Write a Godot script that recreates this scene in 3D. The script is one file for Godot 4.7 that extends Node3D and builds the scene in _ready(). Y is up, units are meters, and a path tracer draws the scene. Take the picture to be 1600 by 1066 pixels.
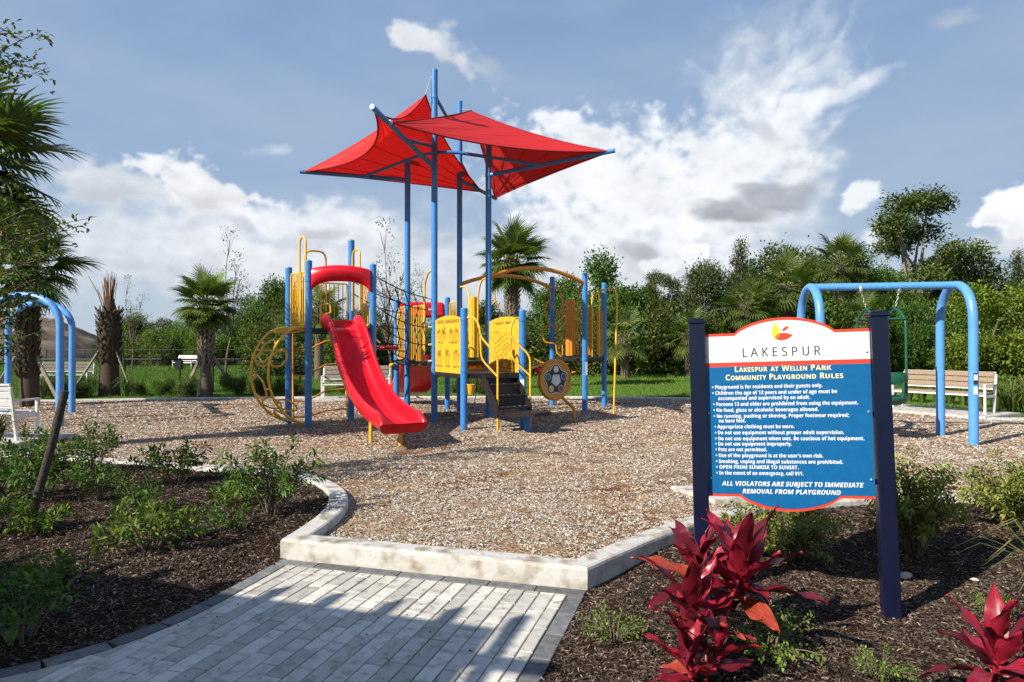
extends Node3D
# A neighbourhood playground in Florida. Ground distances are written as (x right, d away from the viewer), heights as h.

const EYE := 1.5
var rng := RandomNumberGenerator.new()
var M := {}
var taken := {}

# ---------------------------------------------------------------- geometry collector
class G:
	var v := PackedVector3Array()
	var n := PackedVector3Array()
	var uv := PackedVector2Array()
	var c := PackedColorArray()
	var ix := PackedInt32Array()
	var tint := Color(1, 1, 1)
	var colored := false

	func vert(p: Vector3, nn: Vector3, t := Vector2.ZERO) -> int:
		v.append(p); n.append(nn); uv.append(t); c.append(tint)
		return v.size() - 1

	func face(a: int, b: int, d: int) -> void:   # front faces run clockwise: turned to agree with the vertex normals
		var g := (v[b] - v[a]).cross(v[d] - v[a])
		if g.dot(n[a] + n[b] + n[d]) > 0.0:
			ix.append(a); ix.append(d); ix.append(b)
		else:
			ix.append(a); ix.append(b); ix.append(d)

	func tri(a: Vector3, b: Vector3, d: Vector3, nn: Vector3) -> void:
		face(vert(a, nn), vert(b, nn), vert(d, nn))

	func quad(a: Vector3, b: Vector3, d: Vector3, e: Vector3, out := Vector3.ZERO) -> void:
		var nn := (b - a).cross(e - a)
		if nn.length_squared() < 1e-14:
			nn = (d - b).cross(e - b)
		nn = nn.normalized()
		if out != Vector3.ZERO and nn.dot(out) < 0.0:
			nn = -nn
		var i := vert(a, nn, Vector2(0, 0))
		vert(b, nn, Vector2(1, 0)); vert(d, nn, Vector2(1, 1)); vert(e, nn, Vector2(0, 1))
		face(i, i + 1, i + 2); face(i, i + 2, i + 3)

	func box(center: Vector3, size: Vector3, b := Basis(), bevel := 0.0) -> void:
		var s := size * 0.5
		var w := minf(bevel, minf(s.x, minf(s.y, s.z)) * 0.9)
		if w <= 0.0:
			for ax in 3:
				for sg in [-1.0, 1.0]:
					var o := Vector3.ZERO; o[ax] = sg * s[ax]
					var e := Vector3.ZERO; e[(ax + 1) % 3] = s[(ax + 1) % 3]
					var f := Vector3.ZERO; f[(ax + 2) % 3] = s[(ax + 2) % 3]
					quad(center + b * (o - e - f), center + b * (o + e - f), center + b * (o + e + f), center + b * (o - e + f), b * o)
			return
		for ax in 3:
			var a1 := (ax + 1) % 3
			var a2 := (ax + 2) % 3
			for sg in [-1.0, 1.0]:
				var o := Vector3.ZERO; o[ax] = sg * s[ax]
				var e := Vector3.ZERO; e[a1] = s[a1] - w
				var f := Vector3.ZERO; f[a2] = s[a2] - w
				quad(center + b * (o - e - f), center + b * (o + e - f), center + b * (o + e + f), center + b * (o - e + f), b * o)
				for s1 in [-1.0, 1.0]:      # chamfers between ax and a1
					var p := Vector3.ZERO; p[ax] = sg * s[ax]; p[a1] = s1 * (s[a1] - w)
					var q := Vector3.ZERO; q[ax] = sg * (s[ax] - w); q[a1] = s1 * s[a1]
					var on := Vector3.ZERO; on[ax] = sg; on[a1] = s1
					quad(center + b * (p - f), center + b * (p + f), center + b * (q + f), center + b * (q - f), b * on)
		for x in [-1.0, 1.0]:
			for y in [-1.0, 1.0]:
				for z in [-1.0, 1.0]:
					tri(center + b * Vector3(x * s.x, y * (s.y - w), z * (s.z - w)), center + b * Vector3(x * (s.x - w), y * s.y, z * (s.z - w)), center + b * Vector3(x * (s.x - w), y * (s.y - w), z * s.z), (b * Vector3(x, y, z)).normalized())

	func tube(pts: Array, r: float, seg := 8, r1 := -1.0, caps := true) -> void:
		var m := pts.size()
		var side := Vector3.ZERO
		var first := v.size()
		var along := 0.0
		for i in m:
			var t: Vector3
			if i == 0: t = pts[1] - pts[0]
			elif i == m - 1: t = pts[m - 1] - pts[m - 2]
			else: t = (pts[i + 1] - pts[i]).normalized() + (pts[i] - pts[i - 1]).normalized()
			t = t.normalized()
			if side == Vector3.ZERO:
				side = t.cross(Vector3.UP if absf(t.y) < 0.9 else Vector3.RIGHT).normalized()
			side = (side - t * side.dot(t)).normalized()
			var up := side.cross(t)
			var rr := r if r1 < 0.0 else lerpf(r, r1, float(i) / (m - 1))
			if i > 0: along += (pts[i] - pts[i - 1]).length()
			for k in seg + 1:
				var a := TAU * k / seg
				var o := side * cos(a) + up * sin(a)
				vert(pts[i] + o * rr, o, Vector2(float(k) / seg, along))
		for i in m - 1:
			for k in seg:
				var a := first + i * (seg + 1) + k
				face(a, a + 1, a + seg + 2); face(a, a + seg + 2, a + seg + 1)
		if caps:
			for e in [0, m - 1]:
				var t: Vector3 = (pts[0] - pts[1]).normalized() if e == 0 else (pts[m - 1] - pts[m - 2]).normalized()
				var ci := vert(pts[e], t)
				var st := v.size()
				for k in seg:
					vert(v[first + e * (seg + 1) + k], t)
				for k in seg:
					face(ci, st + k, st + (k + 1) % seg)

	func lathe(profile: Array, seg := 16, at := Vector3.ZERO, b := Basis(), from := 0.0, to := TAU) -> void:   # profile of Vector2(radius, height)
		var first := v.size()
		var m := profile.size()
		for i in m:
			var d: Vector2 = profile[mini(i + 1, m - 1)] - profile[maxi(i - 1, 0)]
			var nn := Vector2(d.y, -d.x).normalized()
			for k in seg + 1:
				var a := lerpf(from, to, float(k) / seg)
				var o := Vector3(cos(a), 0, sin(a))
				vert(at + b * (o * profile[i].x + Vector3(0, profile[i].y, 0)), b * (o * nn.x + Vector3(0, nn.y, 0)), Vector2(float(k) / seg, profile[i].y))
		for i in m - 1:
			for k in seg:
				var a := first + i * (seg + 1) + k
				face(a, a + 1, a + seg + 2); face(a, a + seg + 2, a + seg + 1)

	func prism(poly: PackedVector2Array, t: Transform3D, z0: float, z1: float) -> void:   # outline in local xy, thickness along local z
		var tr := Geometry2D.triangulate_polygon(poly)
		for z in [z0, z1]:
			var nn := t.basis.z.normalized() * (1.0 if z == z1 else -1.0)
			var st := v.size()
			for p in poly:
				vert(t * Vector3(p.x, p.y, z), nn, p)
			for i in range(0, tr.size(), 3):
				face(st + tr[i], st + tr[i + 1], st + tr[i + 2])
		var cw := 1.0 if Geometry2D.is_polygon_clockwise(poly) else -1.0
		for i in poly.size():
			var p := poly[i]
			var q := poly[(i + 1) % poly.size()]
			var e := q - p
			quad(t * Vector3(p.x, p.y, z0), t * Vector3(q.x, q.y, z0), t * Vector3(q.x, q.y, z1), t * Vector3(p.x, p.y, z1), t.basis * (Vector3(-e.y, e.x, 0) * cw))

	func grid(rows: int, cols: int, pt: Callable, up := Vector3.UP) -> void:   # pt(i, j) -> Vector3, smooth normals
		var first := v.size()
		var ps := []
		for i in rows:
			var r := []
			for j in cols:
				r.append(pt.call(i, j))
			ps.append(r)
		for i in rows:
			for j in cols:
				var du: Vector3 = ps[mini(i + 1, rows - 1)][j] - ps[maxi(i - 1, 0)][j]
				var dv: Vector3 = ps[i][mini(j + 1, cols - 1)] - ps[i][maxi(j - 1, 0)]
				var nn := du.cross(dv).normalized()
				if nn.dot(up) < 0.0: nn = -nn
				vert(ps[i][j], nn, Vector2(float(i) / (rows - 1), float(j) / (cols - 1)))
		for i in rows - 1:
			for j in cols - 1:
				var a := first + i * cols + j
				face(a, a + 1, a + cols + 1); face(a, a + cols + 1, a + cols)

	func loop_sweep(rings: Array, up := Vector3.ZERO) -> void:   # closed cross-sections (arrays of points, same count) joined along the sweep, smooth
		var m := rings.size()
		var k: int = rings[0].size()
		var first := v.size()
		for i in m:
			var mid := Vector3.ZERO
			for p in rings[i]: mid += p
			mid /= k
			for j in k + 1:
				var jj := j % k
				var du: Vector3 = rings[mini(i + 1, m - 1)][jj] - rings[maxi(i - 1, 0)][jj]
				var dv: Vector3 = rings[i][(jj + 1) % k] - rings[i][(jj + k - 1) % k]
				vert(rings[i][jj], du.cross(dv).normalized(), Vector2(float(j) / k, float(i) / m))
		# sense: make the first ring's normals point outwards
		var flip := 0.0
		for j in k:
			var e: Vector3 = rings[m / 2][(j + 1) % k] - rings[m / 2][j]
			var ax: Vector3 = rings[m / 2 + 1][j] - rings[m / 2][j] if m / 2 + 1 < m else rings[m / 2][j] - rings[m / 2 - 1][j]
			var mid2 := Vector3.ZERO
			for p in rings[m / 2]: mid2 += p
			mid2 /= k
			flip += ((rings[m / 2][j] - mid2).cross(e)).dot(ax.normalized())
		if flip < 0.0:
			pass
		else:
			for i in range(first, v.size()): n[i] = -n[i]
		for i in m - 1:
			for j in k:
				var a := first + i * (k + 1) + j
				face(a, a + 1, a + k + 2); face(a, a + k + 2, a + k + 1)

	func add(o: G, t: Transform3D) -> void:
		var first := v.size()
		for i in o.v.size():
			v.append(t * o.v[i]); n.append((t.basis * o.n[i]).normalized()); uv.append(o.uv[i]); c.append(o.c[i] * tint if colored else o.c[i])
		for i in o.ix:
			ix.append(first + i)

	func mesh() -> ArrayMesh:
		var a := []
		a.resize(Mesh.ARRAY_MAX)
		a[Mesh.ARRAY_VERTEX] = v; a[Mesh.ARRAY_NORMAL] = n; a[Mesh.ARRAY_TEX_UV] = uv; a[Mesh.ARRAY_INDEX] = ix
		if colored: a[Mesh.ARRAY_COLOR] = c
		var m := ArrayMesh.new()
		m.add_surface_from_arrays(Mesh.PRIMITIVE_TRIANGLES, a)
		return m

# ---------------------------------------------------------------- scene helpers
func W(x: float, d: float, h := 0.0) -> Vector3:
	return Vector3(x, h, -d)

func numbered(called: String) -> String:
	var k: int = taken.get(called, 0)
	taken[called] = k + 1
	return called if k == 0 else "%s_%03d" % [called, k]

func tag(o: Node3D, label: String, category := "", group := "") -> Node3D:
	o.set_meta("label", label)
	if category: o.set_meta("category", category)
	if group: o.set_meta("group", group)
	return o

func thing(called: String, label: String, category: String, at := Vector3.ZERO, turn := 0.0, group := "") -> Node3D:
	var o := Node3D.new()
	o.name = numbered(called)
	add_child(o)
	o.position = at; o.rotation.y = turn
	return tag(o, label, category, group)

func part(called: String, mesh: Mesh, mat: Material, parent: Node3D, t := Transform3D()) -> MeshInstance3D:
	var o := MeshInstance3D.new()
	o.name = called
	o.mesh = mesh
	o.material_override = mat
	o.transform = t
	parent.add_child(o, true)
	return o

func struct(called: String, mesh: Mesh, mat: Material) -> MeshInstance3D:
	var o := MeshInstance3D.new()
	o.name = numbered(called)
	o.mesh = mesh
	o.material_override = mat
	add_child(o)
	o.set_meta("kind", "structure")
	return o

func scatter(called: String, mesh: Mesh, mat: Material, places: Array, cols: Array, parent: Node3D = null) -> MultiMeshInstance3D:
	var mm := MultiMesh.new()
	mm.transform_format = MultiMesh.TRANSFORM_3D
	mm.use_colors = true
	mm.mesh = mesh
	mm.instance_count = places.size()
	for i in places.size():
		mm.set_instance_transform(i, places[i])
		mm.set_instance_color(i, cols[i])
	var o := MultiMeshInstance3D.new()
	o.name = called if parent else numbered(called)
	o.multimesh = mm
	o.material_override = mat
	(parent if parent else self).add_child(o, true)
	o.set_meta("kind", "stuff")
	return o

func lin(r: float, g: float, b: float) -> Color:   # a linear base colour as the sRGB value that albedo_color wants
	return Color(r, g, b).linear_to_srgb()

func noise_tex(freq: float, oct: int, sd: int, stops: Array, size := 512, type := FastNoiseLite.TYPE_SIMPLEX_SMOOTH) -> NoiseTexture2D:
	var f := FastNoiseLite.new()
	f.noise_type = type
	f.frequency = freq; f.seed = sd
	f.fractal_octaves = oct
	var t := NoiseTexture2D.new()
	t.width = size; t.height = size; t.seamless = true
	t.noise = f
	if stops.size():
		var g := Gradient.new()
		g.offsets = PackedFloat32Array(stops.map(func(s): return s[0]))
		g.colors = PackedColorArray(stops.map(func(s): return s[1]))
		t.color_ramp = g
	return t

func mat(called: String, col: Color, rough := 0.6, spec := 0.5) -> StandardMaterial3D:
	var m := StandardMaterial3D.new()
	m.resource_name = called
	m.albedo_color = col
	m.roughness = rough
	m.metallic_specular = spec
	M[called] = m
	return m

func textured(m: StandardMaterial3D, tex: Texture2D, scale: float, bump: Texture2D = null, relief := 0.0) -> StandardMaterial3D:
	m.albedo_texture = tex
	m.uv1_triplanar = true
	m.uv1_world_triplanar = true
	m.uv1_scale = Vector3.ONE * scale
	if bump:
		m.heightmap_enabled = true
		m.heightmap_texture = bump
		m.heightmap_scale = relief
	return m

func leafy(m: StandardMaterial3D, back: Color) -> StandardMaterial3D:
	m.vertex_color_use_as_albedo = true
	m.backlight_enabled = true
	m.backlight = back
	m.cull_mode = BaseMaterial3D.CULL_DISABLED
	return m

func curve(pts: Array, steps := 6) -> Array:   # Catmull-Rom through the points
	var out := []
	for i in pts.size() - 1:
		var a: Vector3 = pts[maxi(i - 1, 0)]
		var b: Vector3 = pts[i]
		var d: Vector3 = pts[i + 1]
		var e: Vector3 = pts[mini(i + 2, pts.size() - 1)]
		for k in steps:
			var t := float(k) / steps
			out.append(0.5 * ((2.0 * b) + (d - a) * t + (2.0 * a - 5.0 * b + 4.0 * d - e) * t * t + (3.0 * b - a - 3.0 * d + e) * t * t * t))
	out.append(pts[-1])
	return out

func bend(pts: Array, r: float, steps := 5) -> Array:   # a polyline with its corners rounded
	var out := [pts[0]]
	for i in range(1, pts.size() - 1):
		var a: Vector3 = (pts[i - 1] - pts[i])
		var b: Vector3 = (pts[i + 1] - pts[i])
		var k := minf(r, minf(a.length(), b.length()) * 0.49)
		var p: Vector3 = pts[i] + a.normalized() * k
		var q: Vector3 = pts[i] + b.normalized() * k
		for s in steps + 1:
			var t := float(s) / steps
			out.append(p.lerp(pts[i], t).lerp(pts[i].lerp(q, t), t))
	out.append(pts[-1])
	return out

func tubed(pts: Array, r: float, seg := 8, r1 := -1.0) -> ArrayMesh:
	var g := G.new()
	g.tube(pts, r, seg, r1)
	return g.mesh()

func post_mesh(h: float, r: float) -> ArrayMesh:   # round post with a domed cap, standing on its base
	var g := G.new()
	g.lathe([Vector2(r, -0.05), Vector2(r, h - 0.03), Vector2(r * 1.0, h - 0.03), Vector2(r * 1.04, h - 0.028), Vector2(r * 1.04, h - 0.012), Vector2(r * 0.85, h - 0.002), Vector2(r * 0.4, h + 0.008), Vector2(0, h + 0.01)], 18)
	return g.mesh()

func facing(dir: Vector3, up := Vector3.UP) -> Basis:   # z along dir
	var z := dir.normalized()
	var x := up.cross(z).normalized()
	return Basis(x, z.cross(x), z)

# ---------------------------------------------------------------- sky: air and clouds, by azimuth and elevation in degrees
var clouds := []
var puff := FastNoiseLite.new()
var wisp := FastNoiseLite.new()
var veil := FastNoiseLite.new()
var billow := FastNoiseLite.new()

func cloud(x: float, y: float, rx: float, ry: float, rot := 0.0, dens := 1.0, rough := 0.5, white := 1.0, flat := 0.0, thin := 0.0) -> void:
	# given as seen ahead in the photograph's pixels, kept as angles
	var az := rad_to_deg(atan((x - 800.0) / 1066.0))
	var el := rad_to_deg(atan((540.0 - y) / sqrt(1066.0 * 1066.0 + (x - 800.0) * (x - 800.0))))
	var k := cos(deg_to_rad(az))
	clouds.append([az, el, rx * k * k / 18.6, ry * k / 18.6, cos(deg_to_rad(rot)), sin(deg_to_rad(rot)), dens, rough, white, flat, thin, maxf(rx, ry) / 18.6 * 1.5 + 0.5])

func make_clouds() -> void:
	for f in [puff, wisp, veil, billow]:
		f.noise_type = FastNoiseLite.TYPE_SIMPLEX_SMOOTH
		f.fractal_type = FastNoiseLite.FRACTAL_FBM
	puff.seed = 5; puff.frequency = 0.13; puff.fractal_octaves = 6; puff.fractal_gain = 0.46
	wisp.seed = 9; wisp.frequency = 0.07; wisp.fractal_octaves = 6; wisp.fractal_gain = 0.5
	billow.seed = 31; billow.frequency = 0.42; billow.fractal_octaves = 5; billow.fractal_gain = 0.55
	veil.seed = 21; veil.frequency = 0.05; veil.fractal_octaves = 4
	# wide pale banks low over the trees
	cloud(480, 405, 600, 105, 0, 0.85, 0.5, 0.95, 0.0, 0.75)
	cloud(290, 370, 340, 75, 4, 0.8, 0.5, 0.98, 0.0, 0.7)
	cloud(420, 345, 300, 34, 3, 0.6, 0.6, 1.0, 0.0, 0.6)
	cloud(980, 380, 330, 125, 0, 0.8, 0.5, 0.97, 0.1, 0.5)
	cloud(800, 450, 900, 70, 0, 0.6, 0.5, 0.92, 0.0, 0.8)
	# bright mass right of the sails and the plume rising out of it
	cloud(960, 290, 250, 115, 6, 1.0, 0.62, 1.0, 0.0, 0.35)
	cloud(1120, 300, 190, 130, -25, 0.95, 0.6, 1.0, 0.0, 0.4)
	cloud(1210, 200, 150, 85, -30, 0.9, 0.7, 1.0, 0.0, 0.55)
	cloud(1170, 160, 170, 60, -62, 0.55, 0.9, 1.0, 0.0, 0.8)
	cloud(1260, 120, 170, 70, -50, 0.5, 0.9, 0.99, 0.0, 0.85)
	cloud(1310, 142, 120, 34, -14, 0.75, 0.8, 1.0, 0.0, 0.6)
	cloud(1150, 125, 85, 75, 45, 0.42, 0.8, 0.98, 0.0, 0.7)
	cloud(1180, 60, 140, 50, -20, 0.24, 0.8, 0.96, 0.0, 0.9)
	cloud(900, 205, 130, 40, 8, 0.9, 0.75, 1.0, 0.0, 0.25)
	cloud(1250, 300, 90, 130, 20, 0.5, 0.5, 0.97, 0.0, 0.6)
	# cumulus bank on the left
	cloud(180, 300, 130, 42, 2, 0.75, 0.7, 0.92, 0.8, 0.25)
	cloud(310, 300, 125, 50, 14, 1.0, 0.75, 0.98, 1.0, 0.1)
	cloud(265, 270, 70, 28, 8, 0.75, 0.8, 1.0, 0.6, 0.2)
	cloud(500, 350, 170, 36, 6, 0.7, 0.6, 1.0, 0.3, 0.3)
	cloud(110, 255, 90, 40, 20, 0.4, 0.6, 0.95, 0.2, 0.6)
	cloud(425, 235, 55, 16, -8, 0.5, 0.8, 0.97, 0.0, 0.6)
	# grey scud
	cloud(1215, 305, 85, 36, 2, 0.8, 0.7, 0.70, 0.3, 0.45)
	cloud(1140, 333, 70, 20, 8, 0.8, 0.7, 0.66, 0.3, 0.45)
	cloud(1190, 200, 50, 18, 25, 0.5, 0.8, 0.74, 0.2, 0.5)
	cloud(990, 400, 80, 26, 14, 0.6, 0.7, 0.70, 0.2, 0.5)
	cloud(370, 350, 50, 14, 20, 0.5, 0.7, 0.72, 0.2, 0.4)
	cloud(500, 365, 40, 14, 0, 0.5, 0.7, 0.72, 0.2, 0.4)
	cloud(640, 375, 90, 22, 0, 0.45, 0.7, 0.74, 0.2, 0.5)
	cloud(870, 395, 40, 14, 20, 0.5, 0.7, 0.72, 0.2, 0.4)
	# small bright cumulus low between the trees and at the right edge
	cloud(1092, 395, 26, 20, 0, 1.0, 0.8, 1.06, 0.5, 0.0)
	cloud(1050, 420, 55, 24, 0, 0.95, 0.8, 1.0, 0.5, 0.0)
	cloud(1350, 312, 34, 30, -40, 0.85, 0.8, 1.04, 0.3, 0.1)
	cloud(1370, 380, 40, 30, 0, 0.85, 0.8, 1.0, 0.5, 0.1)
	cloud(1585, 335, 62, 46, 0, 1.0, 0.8, 1.08, 0.7, 0.0)
	cloud(1600, 385, 90, 34, 0, 0.8, 0.8, 0.95, 0.7, 0.2)
	# small cloud above the sails, wisps at the top right
	cloud(648, 55, 46, 30, 10, 0.85, 0.75, 1.0, 0.2, 0.3)
	cloud(705, 85, 80, 30, 28, 0.8, 0.7, 0.92, 0.5, 0.4)
	cloud(765, 115, 50, 26, 30, 0.55, 0.7, 0.85, 0.5, 0.5)
	cloud(1490, 25, 60, 22, 0, 0.45, 0.8, 0.85, 0.3, 0.6)
	# the same kind of sky goes on all round
	var r := RandomNumberGenerator.new()
	r.seed = 77
	for i in 70:
		var az := r.randf_range(48, 312)
		if az > 180: az -= 360.0
		var el := r.randf_range(2, 34)
		var rx := r.randf_range(4, 13)
		clouds.append([az, el, rx, rx * r.randf_range(0.25, 0.45), 1.0, 0.0, r.randf_range(0.5, 1.0), 0.7, r.randf_range(0.85, 1.0), r.randf_range(0.2, 0.9), r.randf_range(0.1, 0.5), rx * 1.5 + 0.5])

func sky_at(az: float, el: float) -> Color:
	if el < -1.5:
		return Color(0.30, 0.32, 0.28)
	var t := clampf(el / 34.0, 0.0, 1.0)
	var air := Color(0.73, 0.79, 0.845).lerp(Color(0.605, 0.70, 0.82), smoothstep(0.0, 0.42, t)).lerp(Color(0.485, 0.60, 0.765), smoothstep(0.3, 1.0, t))
	air = air.lerp(Color(0.36, 0.49, 0.70), clampf((el - 30.0) / 60.0, 0.0, 1.0))
	var hz := clampf(0.5 + 1.1 * veil.get_noise_2d(az, el * 3.0), 0.0, 1.0)
	air = air.lerp(Color(0.74, 0.79, 0.85), 0.25 * hz)
	var out := air
	# one warp for all, so that outlines are ragged rather than oval
	var wx := puff.get_noise_2d(az * 1.1 + 7.0, el * 1.6)
	var wy := puff.get_noise_2d(az * 1.1 - 31.0, el * 1.6 + 19.0)
	var fine := billow.get_noise_2d(az, el * 1.35)
	for k in clouds:
		var dx: float = az - k[0]
		if absf(dx) > k[11]: continue
		var dy: float = el - k[1]
		if absf(dy) > k[11]: continue
		dx += wx * 0.55 * minf(k[2], 5.0)
		dy += wy * 0.55 * minf(k[3], 3.0)
		var u: float = (dx * k[4] - dy * k[5]) / k[2]
		var w: float = (dx * k[5] + dy * k[4]) / k[3]
		if w < 0.0: w *= 1.0 + 0.5 * k[9]     # flatter bases
		var r := sqrt(u * u + w * w)
		if r > 1.5: continue
		var nz := 0.7 * puff.get_noise_2d(az * 1.4 + k[0], el * 2.2) + 0.7 * fine if k[10] < 0.45 else 0.8 * wisp.get_noise_2d(u * k[2] * 1.1 + k[0], w * k[3] * 4.5 + k[1]) + 0.28 * fine
		var body: float = 1.0 - r + k[7] * 0.95 * nz
		var a: float = smoothstep(0.0, lerpf(0.34, 1.15, k[10]), body) * k[6]
		if a <= 0.003: continue
		var n2 := puff.get_noise_2d(az * 1.3 + 40.0, el * 2.0 + 13.0)
		var lum: float = k[8] * (0.965 + 0.05 * n2 + 0.045 * fine) - k[9] * 0.17 * clampf(0.2 - w, 0.0, 1.1) * smoothstep(0.1, 0.8, body)
		lum = minf(lum, 1.0)
		var col := Color(lum * 0.985, lum * 0.995, minf(lum * 1.015, 1.0)) if lum > 0.8 else Color(lum * 0.97 + 0.01, lum * 1.0 + 0.012, lum * 1.05 + 0.015)
		out = out.lerp(col, clampf(a, 0.0, 1.0))
	return out

func make_sky() -> PanoramaSkyMaterial:
	make_clouds()
	var lo := Image.create(1024, 512, false, Image.FORMAT_RGB8)
	for y in 512:
		var el := 90.0 - (y + 0.5) * 180.0 / 512.0
		for x in 1024:
			lo.set_pixel(x, y, sky_at(wrapf((x + 0.5) * 360.0 / 1024.0, -180.0, 180.0), el))   # straight ahead is the picture's left edge
	lo.resize(4096, 2048, Image.INTERPOLATE_CUBIC)
	var y0 := 1024 - 410
	var fine := Image.create(1024, 432, false, Image.FORMAT_RGB8)
	for y in 432:
		var el := 90.0 - (y0 + y + 0.5) * 180.0 / 2048.0
		for x in 1024:
			fine.set_pixel(x, y, sky_at((x - 512 + 0.5) * 360.0 / 4096.0, el))
	lo.blit_rect(fine, Rect2i(512, 0, 512, 432), Vector2i(0, y0))
	lo.blit_rect(fine, Rect2i(0, 0, 512, 432), Vector2i(4096 - 512, y0))
	var p := PanoramaSkyMaterial.new()
	p.panorama = ImageTexture.create_from_image(lo)
	return p

func _ready() -> void:
	rng.seed = 4711
	# ---- camera
	var cam := Camera3D.new()
	cam.name = "camera"
	cam.fov = 53.13
	cam.near = 0.05; cam.far = 900.0
	add_child(cam)
	cam.position = Vector3(0, EYE, 0)
	cam.rotation_degrees.x = 0.376
	cam.current = true
	# ---- sky, sun, exposure
	var env := Environment.new()
	env.background_mode = Environment.BG_SKY
	var sky := Sky.new()
	sky.sky_material = make_sky()
	env.sky = sky
	env.background_energy_multiplier = 0.65
	env.tonemap_mode = Environment.TONE_MAPPER_LINEAR
	env.tonemap_exposure = 1.6
	env.sdfgi_enabled = true; env.ssao_enabled = true; env.ssil_enabled = true
	var we := WorldEnvironment.new()
	we.name = "surroundings"
	we.environment = env
	add_child(we)
	var sun := DirectionalLight3D.new()
	sun.name = "sun"
	sun.light_color = Color(1.0, 0.965, 0.905)
	sun.light_energy = 1.6
	sun.light_angular_distance = 0.5
	sun.shadow_enabled = true
	add_child(sun)
	var el := deg_to_rad(35.0)
	sun.basis = Basis.looking_at(Vector3(0.80 * cos(el), -sin(el), -0.60 * cos(el)))
	# ---- the place
	make_materials()
	make_ground()
	make_path()
	make_play_structure()
	make_swings()
	make_rules_sign()
	make_benches()
	make_fence()
	make_pavilion()
	make_palms()
	make_trees()
	make_shrubs()
	make_ti_plants()
	make_small_things()
	print("built in ", Time.get_ticks_msec(), " ms")

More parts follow.
